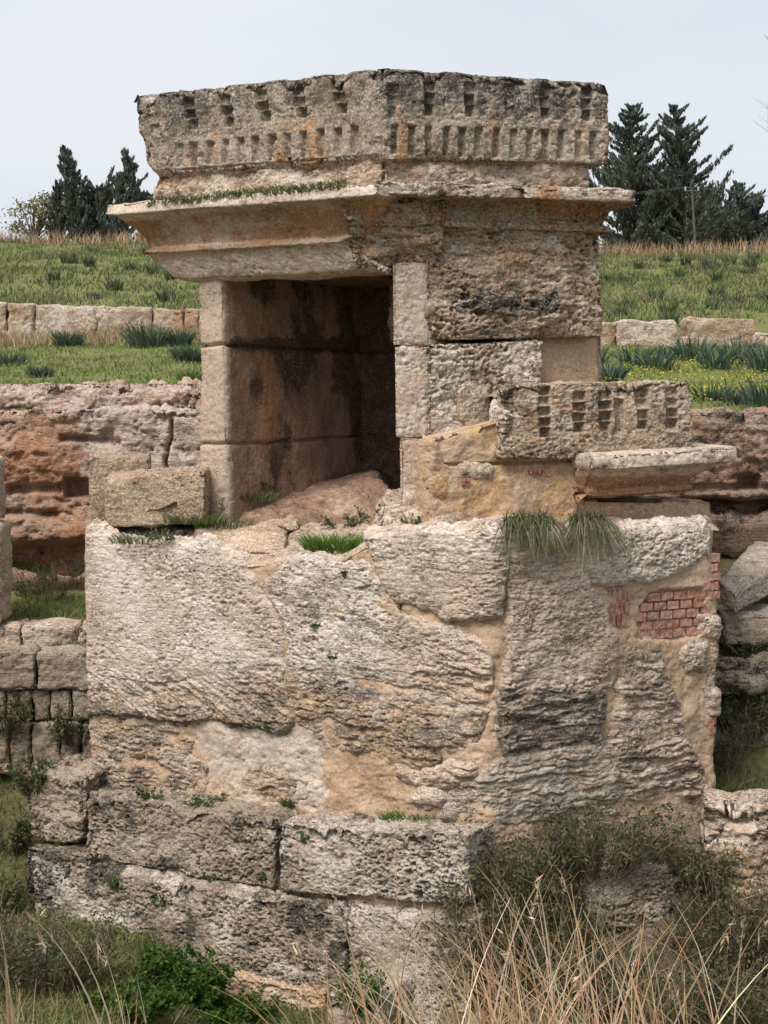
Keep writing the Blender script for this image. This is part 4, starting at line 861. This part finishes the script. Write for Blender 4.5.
# shrubs built of stems and leaves
def shrub(name, base, w, d, h, nst, nlv, ls, lcol, scol, label, cat='shrub', group=None, up=.7, r0=.006, asp=.45, droop=0.):
    lines = []; rad = []; tips = []
    for k in range(nst):
        a = RNG.uniform(0, 2*np.pi); q = RNG.random()**.5*.45
        b = np.array([base[0]+w*.5*q*math.cos(a), base[1]+d*.5*q*math.sin(a), base[2]-.05])
        e = b+np.array([math.cos(a)*w*.5*RNG.uniform(.2, .9), math.sin(a)*d*.5*RNG.uniform(.2, .9), h*RNG.uniform(.5, 1.05)])
        m = (b+e)/2+RNG.normal(0, .07*h, 3)*[1, 1, .4]; t = np.linspace(0, 1, 6)[:, None]
        L_ = b*(1-t)**2+2*m*t*(1-t)+e*t*t; L_[:, 2] -= droop*t[:, 0]**2*h; lines.append(L_); rad.append((r0, r0*.3)); tips.append(L_)
        for s in range(2):
            j = RNG.integers(2, 5); v = RNG.normal(0, .5, 3)+[0, 0, up*.5]; v *= h*.22/np.linalg.norm(v); f = L_[j]; T = np.stack([f, f+v*.5+RNG.normal(0, .02*h, 3), f+v]); lines.append(T); rad.append((r0*.5, r0*.2)); tips.append(T)
    root = empty(name, base, label, cat, group)
    V, Q = tubes(lines, rad, 3); mesh('stems', V, Q, M_bark, root, {'tint': np.repeat(pick(scol, len(lines), .15), [len(l)*3 for l in lines], 0)})
    idx = RNG.integers(0, len(tips), nlv); P_ = np.array([tips[i][min(len(tips[i])-1, int(len(tips[i])*(1-RNG.random()**1.6*.85)))] for i in idx])+RNG.normal(0, .035*(w+h)*.5, (nlv, 3))
    P_[:, 2] = np.maximum(P_[:, 2], base[2]+.0)
    V, Fc, C = leaves(P_, RNG.uniform(.6, 1.2, nlv)*ls, lcol, None, asp); mesh('leaves', V, Fc, M_leaf, root, {'tint': C}, smooth=False)
    return root
OLV = [(.08, .09, .038), (.11, .115, .055), (.06, .078, .03), (.15, .14, .08)]
TWG = [(.20, .155, .11), (.28, .22, .16), (.14, .11, .08)]
NET = [(.06, .12, .02), (.08, .15, .03), (.045, .09, .018)]
WOR = [(.15, .165, .11), (.11, .13, .08), (.19, .19, .14)]
def at(px, py, D):
    """ground or rock seen at this pixel"""
    b = touch(px, min(py, 1060)); return P(px, py, D) if b is None else b
for px, py, D, w, h, nl, lab in [(520, 905, 11.75, 1.0, .72, 6500, 'dense olive shrub below the middle of the tower at lower right'), (600, 868, 12.1, 1.0, .55, 4200, 'spreading dark shrub against the layered base stones at lower right'), (490, 990, 11.35, .9, .95, 5500, 'dark shrub behind the straw at bottom centre'), (590, 1010, 11.3, 1.0, .72, 4500, 'twiggy shrub in front of the grey rock at lower right'),
                                 (715, 970, 11.6, 1.0, 1.0, 4000, 'tall thin stemmed shrub at lower right'), (755, 970, 11.8, .9, .9, 2600, 'sparse brown twiggy shrub at the right edge'), (540, 960, 11.5, .9, .75, 5000, 'thick dark shrub left of the grey rock at lower right'), (740, 1015, 11.2, .9, .5, 3000, 'low olive shrub at the bottom right corner'), (660, 1020, 11.1, .8, .45, 2600, 'low brownish shrub behind the straw right of centre'), (700, 880, 12.0, .7, .5, 2600, 'thin shrub below the pale rock at the right edge')]:
    shrub('shrub', at(px, py, D), w, .8, h, 80, int(nl*.62), .046, OLV+[(.09, .12, .04)], TWG, lab, r0=.008)
for px, py, D, w, h, nl, lab in [(50, 985, 11.7, 1.2, .62, 6500, 'grey olive twiggy shrub at the lower left corner'), (-40, 980, 11.9, .9, .7, 3500, 'olive shrub cut by the left edge of the picture')]:
    shrub('shrub', at(px, py, D), w, .9, h, 80, int(nl*.7), .038, OLV+WOR[:1], TWG, lab, r0=.008)
for px, py, D, w, h, nl, lab in [(185, 1000, 11.3, .75, .42, 5200, 'bright green leafy plant under the lower foundation block'), (225, 1022, 11.0, .9, .25, 3200, 'low green ground plant at the bottom left of centre'), (135, 1014, 11.2, .7, .25, 2200, 'small nettle like plant beside the grey shrub'), (362, 1005, 11.2, .4, .35, 700, 'dark green plant beside the lowest small block')]:
    shrub('green_plant', at(px, py, D), w, .5, h, 40, nl, .045, NET, [(.07, .10, .03)], lab, 'plant', None, .8, .004, .7)
for px, py, D, w, h, nl, lab in [(745, 735, 13.2, .7, .5, 1500, 'dark green bush below the rock ledge at the right edge'), (725, 770, 13.0, .5, .45, 600, 'brown twiggy bush beside the brick end at right'), (750, 655, 14.0, .6, .22, 900, 'low plants on the dark ledge at the right edge'), (735, 700, 13.6, .6, .35, 1200, 'leafy bush hanging under the dark ledge at right')]:
    shrub('shrub', at(px, py, D), w, .4, h, 50, nl, .04, NET[2:]+OLV[:1], TWG, lab)
shrub('shrub', at(48, 598, 18.0), .9, .4, .5, 50, 500, .03, GRD, TWG, 'thin twiggy bush in the hollow under the red rock face')
shrub('green_plant', at(30, 596, 18.1), .6, .4, .35, 30, 500, .04, NET, [(.07, .1, .03)], 'green plant in the hollow by the left pier', 'plant')
for px, py, D, lab in [(5, 730, 15.9, 'dark plant at the left edge before the retaining wall'), (75, 740, 15.8, 'green plant at the right end of the retaining wall'), (35, 790, 15.4, 'dark green weeds at the foot of the retaining wall'), (8, 850, 13.8, 'dark weeds left of the rounded foundation block'), (5, 910, 13.0, 'weeds beside the foundation at the left edge')]:
    shrub('green_plant', at(px, py, D), .55, .3, .4, 30, 800, .05, NET[2:]+OLV, [(.1, .09, .05)], lab, 'plant')
# weeds on the stones: pixel, depth found on the tower by ray casting
def weed(px, py, w, h, n, cols, label, ls=.03, group=None):
    b = touch(px, py)
    if b is None: return
    shrub('weed', b, w, w*.6, h, 14, n, ls, cols, [(.09, .10, .05)], label, 'weed', group, .8, .003, .6)
for a in [(118, 885, .14, .16, 160, NET, 'small weed at the left of the longest foundation block'), (160, 905, .16, .18, 160, NET[2:], 'weed below the middle of the longest foundation block'), (212, 880, .18, .12, 140, NET[2:], 'weed in the joint under the upper foundation block'), (265, 880, .12, .18, 130, NET[2:], 'weed in the gap beside the pitted foundation block'), (305, 838, .10, .10, 90, NET, 'tiny weed on the pitted foundation block'),
          (150, 797, .28, .14, 320, NET[2:]+OLV, 'weed at the foot of the layered left base'), (210, 803, .5, .10, 400, NET[2:]+GRD, 'low weeds along the top of the upper foundation block'), (290, 806, .16, .14, 160, NET, 'weed where the two upper foundation blocks meet'), (62, 845, .16, .14, 140, NET, 'weed under the rounded left foundation block'),
          (316, 625, .10, .08, 70, NET[2:], 'small weed on the grey plastered base stone'), (332, 657, .12, .08, 70, NET[2:], 'dark weed low on the grey plastered base stone'), (400, 604, .06, .06, 50, NET, 'tiny weed in the joint of the base stones'), (268, 727, .12, .06, 60, NET[2:], 'weed on the edge above the pinkish plaster'), (590, 698, .08, .08, 60, NET[2:], 'tiny weed on the middle base column'), (345, 572, .08, .06, 60, GRD, 'weed under the bright grass tuft on the ledge'),
          (340, 525, .45, .14, 420, WOR, 'grey wormwood left of the bright tuft on the ledge'), (375, 517, .45, .17, 420, WOR, 'grey wormwood at the foot of the pilaster'), (410, 522, .22, .12, 200, NET+WOR, 'green and grey weeds beside the pilaster foot'), (215, 512, .5, .18, 460, WOR, 'grey wormwood around the left door jamb foot'), (165, 538, .6, .12, 420, WOR+GRD, 'grey weeds on the front of the ledge'), (118, 528, .3, .10, 160, GRD, 'weeds at the corner under the ledge block'), (265, 486, .3, .08, 150, OLV, 'dark weeds inside the doorway')]:
    weed(*a)
# grass tufts hanging over the base
def hang(px, py, n, r, h, label, cols=((.10, .125, .06), (.14, .16, .085), (.20, .20, .11), (.08, .10, .05), (.27, .22, .13))):
    b = hit(px, py+8, BC+nRb*.07, nRb); a = RNG.normal(-np.pi/2+.26, 1.0, n); q = r*RNG.random(n)**.5; t = RNG.uniform(0, 2*np.pi, n)
    p = np.stack([b[0]+q*np.cos(t)*1.4, b[1]+q*np.sin(t)*.4, b[2]+q*np.sin(t)*.25], 1)
    V, Fc, C = blades(p, RNG.uniform(.6, 1.1, n)*h, .0075, RNG.uniform(.25, 1.35, n), list(cols), 7, 3.5, a, .25)
    tag(mesh('hanging_grass', V, Fc, M_leaf, None, {'tint': C}, loc=b), label, 'grass tuft', 'grass tufts hanging from the base')
hang(529, 517, 760, .15, .27, 'fine leaved grass tuft hanging from the base top, the left one of two')
hang(588, 517, 700, .11, .31, 'fine leaved grass tuft hanging below the side cornice, the right one of two')
b = touch(335, 550); tuft('grass_tuft', b+np.array([0, .05, 0]), .27, .22, 600, .010, [(.12, .22, .03), (.15, .26, .05), (.09, .17, .03)], 'bright green grass tuft on the front edge of the ledge', 'grass tuft', None, (.3, 1.1), sq=.4)
b = touch(415, 818); tuft('grass_tuft', b+np.array([0, .05, 0]), .30, .11, 420, .009, [(.12, .22, .03), (.15, .26, .05), (.09, .17, .03)], 'bright green grass tuft on the pitted foundation block', 'grass tuft', None, (.4, 1.2), sq=.3)
for px, py, lab in [(195, 520, 'green grass growing behind the ledge block'), (250, 498, 'grass along the wall inside the doorway'), (140, 540, 'grass on the front left of the ledge'), (225, 525, 'grass in front of the left door jamb')]:
    b = touch(px, py); tuft('grass_tuft', b, .28, .14, 330, .008, GRD+GR[:2]+WOR[:1], lab, 'grass tuft', None, (.3, 1.2), sq=.5)
# moss and grass on the cornice
pts = []
for px in np.arange(150, 345, 1.1):
    y = np.interp(px, [150, 345], [203.5, 185.5]); k = touch(px, y+RNG.uniform(-3, 3.5))
    if k is not None and fbm(np.array([[px*.05, 2., 3.]]), 3)[0] > -.45: pts.append(k)
pts = np.repeat(np.array(pts), 9, 0); pts += RNG.normal(0, .02, pts.shape)*[1, 1, .3]
V, Fc, C = blades(pts, RNG.uniform(.02, .075, len(pts)), .012, RNG.uniform(.3, 1.2, len(pts)), [(.10, .13, .035), (.13, .15, .05), (.15, .13, .06), (.08, .11, .03)], 2)
tag(mesh('cornice_grass', V, Fc, M_leaf, None, {'tint': C}), kind='stuff')

# ---------------------------------------------------------------- foreground straw
def straw(roots, tips, wid, cols, heads=False):
    n = len(roots); t = np.linspace(0, 1, 9)
    mid = (roots+tips)/2; mid[:, 2] += .25*np.linalg.norm(tips-roots, axis=1)*RNG.uniform(.1, .9, n); mid[:, :2] = mid[:, :2]*.45+roots[:, :2]*.55
    L_ = roots[:, None]*(1-t)[None, :, None]**2+2*mid[:, None]*(t*(1-t))[None, :, None]+tips[:, None]*(t**2)[None, :, None]
    fa = RNG.uniform(-.9, .9, n); sd = np.stack([np.cos(fa), np.sin(fa), np.zeros(n)], 1)[:, None]
    w = (wid[:, None]*(1-.8*t)[None]*.5)[..., None]
    V = np.stack([L_-sd*w, L_+sd*w], 2).reshape(-1, 3); m = 18; i0 = np.arange(n)[:, None]*m+np.arange(8)[None]*2
    Q = np.stack([i0, i0+1, i0+3, i0+2], -1).reshape(-1, 4)
    return V, Q, np.repeat(pick(cols, n, .16), m, 0)
FS = [(.56, .41, .25), (.62, .48, .32), (.44, .27, .145), (.40, .23, .12), (.66, .54, .39)]
parts = []
n = 300; px = RNG.normal(520, 110, n); px = np.clip(px, 330, 820); D = RNG.uniform(4.2, 6.2, n)
ro = np.array([P(x, 1075, d) for x, d in zip(px, D)]); 
for i in range(n): ro[i, 2] = ground_z(ro[i, 0], ro[i, 1])[0]-.02
topy = RNG.uniform(905, 1010, n)-55*np.exp(-((px-560)/120)**2)*RNG.random(n); ti = np.array([P(x+dx, y, d+dd) for x, y, d, dx, dd in zip(px, topy, D, RNG.normal(-34, 85, n), RNG.uniform(-.3, .3, n))])
parts.append(straw(ro, ti, RNG.uniform(.0045, .010, n), FS))
special = [(420, 4.8, 345, 838), (450, 4.9, 300, 860), (400, 4.6, 395, 832), (500, 4.8, 462, 858), (560, 5, 536, 876), (610, 5, 560, 870), (520, 4.7, 420, 905), (640, 4.9, 735, 918), (700, 5, 668, 968), (730, 5, 745, 915), (600, 4.8, 640, 930), (470, 4.5, 352, 905), (440, 4.7, 280, 925), (660, 5, 600, 930), (545, 4.6, 500, 930), (690, 4.8, 772, 905), (480, 4.6, 540, 880), (520, 4.8, 585, 955), (380, 4.6, 330, 900),
           (128, 4.4, 40, 905), (135, 4.5, 95, 932), (120, 4.3, 30, 915), (18, 4.2, 0, 925), (25, 4.1, -6, 960), (10, 4.1, 4, 945), (160, 4.5, 140, 1005)]
ro = []; ti = []
for a, d, b_, y in special:
    r = P(a, 1080, d); r[2] = ground_z(r[0], r[1])[0]-.02; ro.append(r); ti.append(P(b_, y, d-.2))
parts.append(straw(np.array(ro), np.array(ti), RNG.uniform(.008, .012, len(ro)), FS[:2]+FS[4:]))
tt = np.array(ti[:19]+[t for t in ti[19:22]]); rr = np.array(ro[:22]); hd = []
for t_, r_ in zip(tt, rr):                               # feathery seed heads on the long stems
    u_ = (t_-r_)/np.linalg.norm(t_-r_); m_ = 14; q_ = RNG.random(m_)[:, None]*.16
    hd.append(leaves(t_-u_*q_*.8+RNG.normal(0, .006, (m_, 3)), RNG.uniform(.02, .045, m_), FS[:2]+FS[4:], np.tile(u_+[0, 0, -.25], (m_, 1)), .16))
parts += hd
n = 60; px = RNG.choice([8, 20, 130, 100], n)+RNG.normal(0, 14, n); D = RNG.uniform(4.1, 5, n); ro = np.array([P(x, 1080, d) for x, d in zip(px, D)])
for i in range(n): ro[i, 2] = ground_z(ro[i, 0], ro[i, 1])[0]-.02
ti = np.array([P(x+dx, y, d) for x, dx, y, d in zip(px, RNG.normal(0, 25, n), RNG.uniform(975, 1030, n), D)]); parts.append(straw(ro, ti, RNG.uniform(.003, .005, n), FS))
V, Fc, C = merge(parts); tag(mesh('foreground_straw', V, Fc, M_straw, None, {'tint': C}), kind='stuff')

# ---------------------------------------------------------------- trees
CYP = [(.085, .11, .09), (.115, .14, .105), (.15, .17, .13), (.065, .088, .075)]  # conifer greens lightened and blued, distance haze put into the colour
BRK = [(.10, .08, .065), (.13, .11, .09)]
def conifer(px, ytop, D, W, label, lean=0., nb=110, nl=60, rise=(.35, .9), shape='cone', cols=CYP, ls=(.14, .32), ybase=None, group=None, sub=0.):
    base = gpt(px, D); base[2] -= .3-sub; top = P(px+lean, ytop, D); H = top[2]-base[2]
    root = empty('cypress_tree', base, label, 'tree', group)
    t = np.linspace(0, 1, 10)[:, None]; trunk = base*(1-t)+top*t; trunk[:, 0] = base[0]+(top[0]-base[0])*(t[:, 0]**1.7)
    lines = [trunk]; rad = [(H*.02+.05, .015)]; parts = []
    for k in range(nb):
        f = .04+.95*(k+RNG.random())/nb; a = RNG.uniform(0, 2*np.pi)
        o = np.array([np.interp(f, t[:, 0], trunk[:, j]) for j in range(3)])
        prof = {'cone': (1-f)**.75*(.65+.5*min(1, f*5))+.04, 'column': (1-f)**.55*min(1, .45+f*3)+.03, 'round': math.sqrt(max(0, 1-(2*f-.9)**2))*.9+.1}[shape]
        ln = W*.5*prof*RNG.uniform(.45, 1.3); up = RNG.uniform(*rise)
        e = o+np.array([math.cos(a)*ln, math.sin(a)*ln, ln*up]); m = (o+e)/2+[0, 0, -.12*ln]; s = np.linspace(0, 1, 5)[:, None]
        L_ = o*(1-s)**2+2*m*s*(1-s)+e*s*s; lines.append(L_); rad.append((.03+.012*ln, .006))
        n = max(8, int(1.5*nl*(ln/(W*.5)+.15))); q = RNG.random(n)**.75*.95+.05; p = np.stack([np.interp(q, s[:, 0], L_[:, j]) for j in range(3)], 1)
        sp_ = (.04+.12*(1-q)[:, None])*max(.7, ln)*.55; p = p+RNG.normal(0, 1, (n, 3))*sp_*[1, 1, .55]
        d = (e-m)/np.linalg.norm(e-m); d = d*.7+np.array([0, 0, .5]); parts.append(leaves(p, RNG.uniform(*ls, n), cols, np.tile(d, (n, 1)), .38, .25))
    V, Q = tubes(lines, rad, 5); mesh('trunk', V, Q, M_bark, root, {'tint': pick(BRK, len(V), .1)})
    V, Fc, C = merge(parts); mesh('crown', V, Fc, M_leaf, root, {'tint': C}, smooth=False)
    return root
conifer(628, 106, 68, 5.2, 'left of the two tall dark conifers behind the hill crest at right', 4, 150, 95)
conifer(683, 106, 67, 4.6, 'right of the two tall dark conifers, pointed, behind the utility pole', -8, 140, 95)
conifer(655, 165, 70, 5.0, 'shorter dark conifer filling the gap between the two tall ones', 0, 110, 90)
conifer(735, 183, 70, 4.0, 'small pointed conifer right of the utility pole', 2, 90, 60)
conifer(760, 198, 71, 4.6, 'low dark conifer at the right edge of the hill crest', -4, 90, 60)
conifer(712, 200, 72, 4.2, 'low bushy conifer between the tall pair and the small pointed one', 0, 80, 60, shape='round')
conifer(795, 190, 72, 3.6, 'dark conifer just outside the right edge', 0, 90, 60)
conifer(85, 149, 66, 1.5, 'leaning slender cypress at left with its tip bent left', -22, 120, 50, (.8, 1.6), 'column', ls=(.18, .36))
conifer(62, 184, 66.5, 1.5, 'short thin cypress left of the leaning one', -2, 70, 40, (.8, 1.6), 'column')
conifer(98, 188, 67, 2.6, 'rounded dark cypress between the leaning ones at left', 0, 90, 50, (.6, 1.3), 'round')
conifer(122, 174, 66, 1.7, 'upright cypress just left of the cornice', 0, 90, 45, (.8, 1.5), 'column')
conifer(150, 152, 66, 1.5, 'cypress leaning left, partly hidden by the cornice', -26, 110, 45, (.8, 1.6), 'column')
conifer(165, 195, 68, 2.4, 'low cypress half hidden behind the jutting cornice', 0, 60, 40, (.6, 1.3), 'round')
def broadleaf(px, ytop, D, W, label, cols, nl=1500):
    base = gpt(px, D); base[2] -= .2; H = P(px, ytop, D)[2]-base[2]; root = empty('olive_tree', base, label, 'tree')
    lines = [np.array([base, base+[.05, 0, H*.35]])]; rad = [(.12, .08)]; parts = []
    for k in range(26):
        a = RNG.uniform(0, 2*np.pi); e = base+np.array([math.cos(a)*W*.5*RNG.uniform(.2, 1), math.sin(a)*W*.5*RNG.uniform(.2, 1), H*RNG.uniform(.5, 1)]); o = base+[.05, 0, H*RNG.uniform(.15, .4)]
        m = (o+e)/2+[0, 0, .1*H]; s = np.linspace(0, 1, 5)[:, None]; L_ = o*(1-s)**2+2*m*s*(1-s)+e*s*s; lines.append(L_); rad.append((.05, .01))
        n = nl//26; parts.append(leaves(e+RNG.normal(0, .2, (n, 3))*[1.3, 1.3, .8], RNG.uniform(.1, .22, n), cols, None, .5))
    V, Q = tubes(lines, rad, 5); mesh('trunk', V, Q, M_bark, root, {'tint': pick(BRK, len(V), .1)})
    V, Fc, C = merge(parts); mesh('crown', V, Fc, M_leaf, root, {'tint': C}, smooth=False)
broadleaf(38, 198, 67, 2.3, 'pale yellow green tree left of the dark cypresses', [(.19, .19, .085), (.15, .16, .07), (.24, .22, .12)], 1300)
# bare twigs reaching in at the right edge
bt = empty('bare_tree', gpt(789, 44), 'leafless pale tree reaching in at the right edge of the sky', 'tree'); b0 = gpt(789, 44); lines = [np.array([b0, b0+[0, 0, 4.5], b0+[-.1, 0, 9]])]; rad = [(.14, .03)]
for k in range(46):
    z = RNG.uniform(3.2, 8.6); a = RNG.uniform(0, 2*np.pi); o = b0+[0, 0, z]; ln = RNG.uniform(.5, 1.5); e = o+np.array([math.cos(a)*ln, math.sin(a)*ln, ln*.7]); lines.append(np.array([o, (o+e)/2+RNG.normal(0, .08, 3), e])); rad.append((.014, .005))
    for j in range(3): f = o+(e-o)*RNG.uniform(.4, .95); lines.append(np.array([f, f+RNG.normal(0, .25, 3)+[0, 0, .2]])); rad.append((.007, .004))
V, Q = tubes(lines, rad, 4); mesh('trunk', V, Q, M_bark, bt, {'tint': pick([(.46, .42, .40)], len(V), .08)})
# utility pole with wires
pb = gpt(692, 61); pt = P(692, 188, 61); up = empty('utility_pole', pb, 'slim wooden utility pole with two wires in front of the conifers', 'utility pole')
V, Q = tubes([np.array([pb-[0, 0, .3], pt])], [(.055, .045)], 8); mesh('pole', V, Q, M_bark, up, {'tint': np.tile([.10, .095, .09], (len(V), 1))})
V, Q = tubes([np.array([pt+[-.28, 0, -.12], pt+[.28, 0, -.12]]), np.array([pt+[-.26, 0, -.12], pt+[0, 0, -.42]]), np.array([pt+[.26, 0, -.12], pt+[0, 0, -.42]])], [(.035, .035), (.018, .018), (.018, .018)], 6); mesh('crossarm', V, Q, M_bark, up, {'tint': np.tile([.10, .095, .09], (len(V), 1))})
for s in (-.26, .26):
    V, Q = tubes([np.array([pt+[s, 0, -.12], pt+[s, 0, -.03], pt+[s, 0, .05]])], [(.03, .045)], 8); mesh('insulator', V, Q, M_bark, up, {'tint': np.tile([.45, .45, .44], (len(V), 1))})
    for dx in (-26, 26):
        t = np.linspace(0, 1, 16)[:, None]; a = pt+[s, 0, .05]; b = a+[dx, 6, -.1]; L_ = a*(1-t)+b*t; L_[:, 2] -= 2.4*t[:, 0]*(1-t[:, 0])
        V, Q = tubes([L_], [(.008, .008)], 4); mesh('wire', V, Q, M_bark, up, {'tint': np.tile([.12, .12, .13], (len(V), 1))})

# ---------------------------------------------------------------- camera, sky, sun
cam = bpy.data.cameras.new('camera'); co = bpy.data.objects.new('camera', cam); COL.objects.link(co); SC.camera = co
cam.sensor_fit = 'VERTICAL'; cam.sensor_height = 36; cam.lens = F/1024*36; cam.clip_end = 8000; cam.clip_start = .1
co.location = (0, 0, EYE); co.rotation_euler = (math.pi/2-PITCH, 0, 0)
EL, AZ = math.radians(52), math.radians(216)          # sun high, behind the camera and to its left
wd = bpy.data.worlds.new('World'); SC.world = wd; wd.use_nodes = True; nt = wd.node_tree; nt.nodes.clear()
sky = nt.nodes.new('ShaderNodeTexSky'); sky.sky_type = 'NISHITA'; sky.sun_disc = False; sky.sun_elevation = EL; sky.sun_rotation = AZ; sky.air_density = 1.; sky.dust_density = 3.
tc = nt.nodes.new('ShaderNodeTexCoord'); mp = nt.nodes.new('ShaderNodeMapping'); mp.inputs['Scale'].default_value = (1, 1, 3.2)
nz = nt.nodes.new('ShaderNodeTexNoise'); nz.inputs['Scale'].default_value = 1.7; nz.inputs['Detail'].default_value = 5; nz.inputs['Roughness'].default_value = .52
rp = nt.nodes.new('ShaderNodeValToRGB'); rp.color_ramp.elements[0].position = .35; rp.color_ramp.elements[1].position = .68
SK = 3.12
rp.color_ramp.elements[0].color = (SK*.78, SK*.85, SK*.97, 1); rp.color_ramp.elements[1].color = (SK*1.0, SK*1.02, SK*1.06, 1)
mx = nt.nodes.new('ShaderNodeMix'); mx.data_type = 'RGBA'; mx.inputs[0].default_value = .93
bg = nt.nodes.new('ShaderNodeBackground'); bg.inputs[1].default_value = .1; wo = nt.nodes.new('ShaderNodeOutputWorld')
nt.links.new(tc.outputs['Generated'], mp.inputs[0]); nt.links.new(mp.outputs[0], nz.inputs[0]); nt.links.new(nz.outputs[0], rp.inputs[0])
nt.links.new(sky.outputs[0], mx.inputs[6]); nt.links.new(rp.outputs[0], mx.inputs[7]); nt.links.new(mx.outputs[2], bg.inputs[0]); nt.links.new(bg.outputs[0], wo.inputs[0])
sd = bpy.data.lights.new('sun', 'SUN'); sd.energy = 1.5; sd.angle = math.radians(30); sd.color = (1, .935, .85)
so = bpy.data.objects.new('sun', sd); COL.objects.link(so)
from mathutils import Vector
dv = Vector((math.sin(AZ)*math.cos(EL), math.cos(AZ)*math.cos(EL), math.sin(EL))); so.rotation_euler = dv.to_track_quat('Z', 'Y').to_euler(); so.location = (-5, -5, 20)
SC.view_settings.view_transform = 'Standard'; SC.view_settings.look = 'None'; SC.view_settings.exposure = 1.42; SC.view_settings.gamma = 1
SC.cycles.max_bounces = 6; SC.cycles.diffuse_bounces = 4
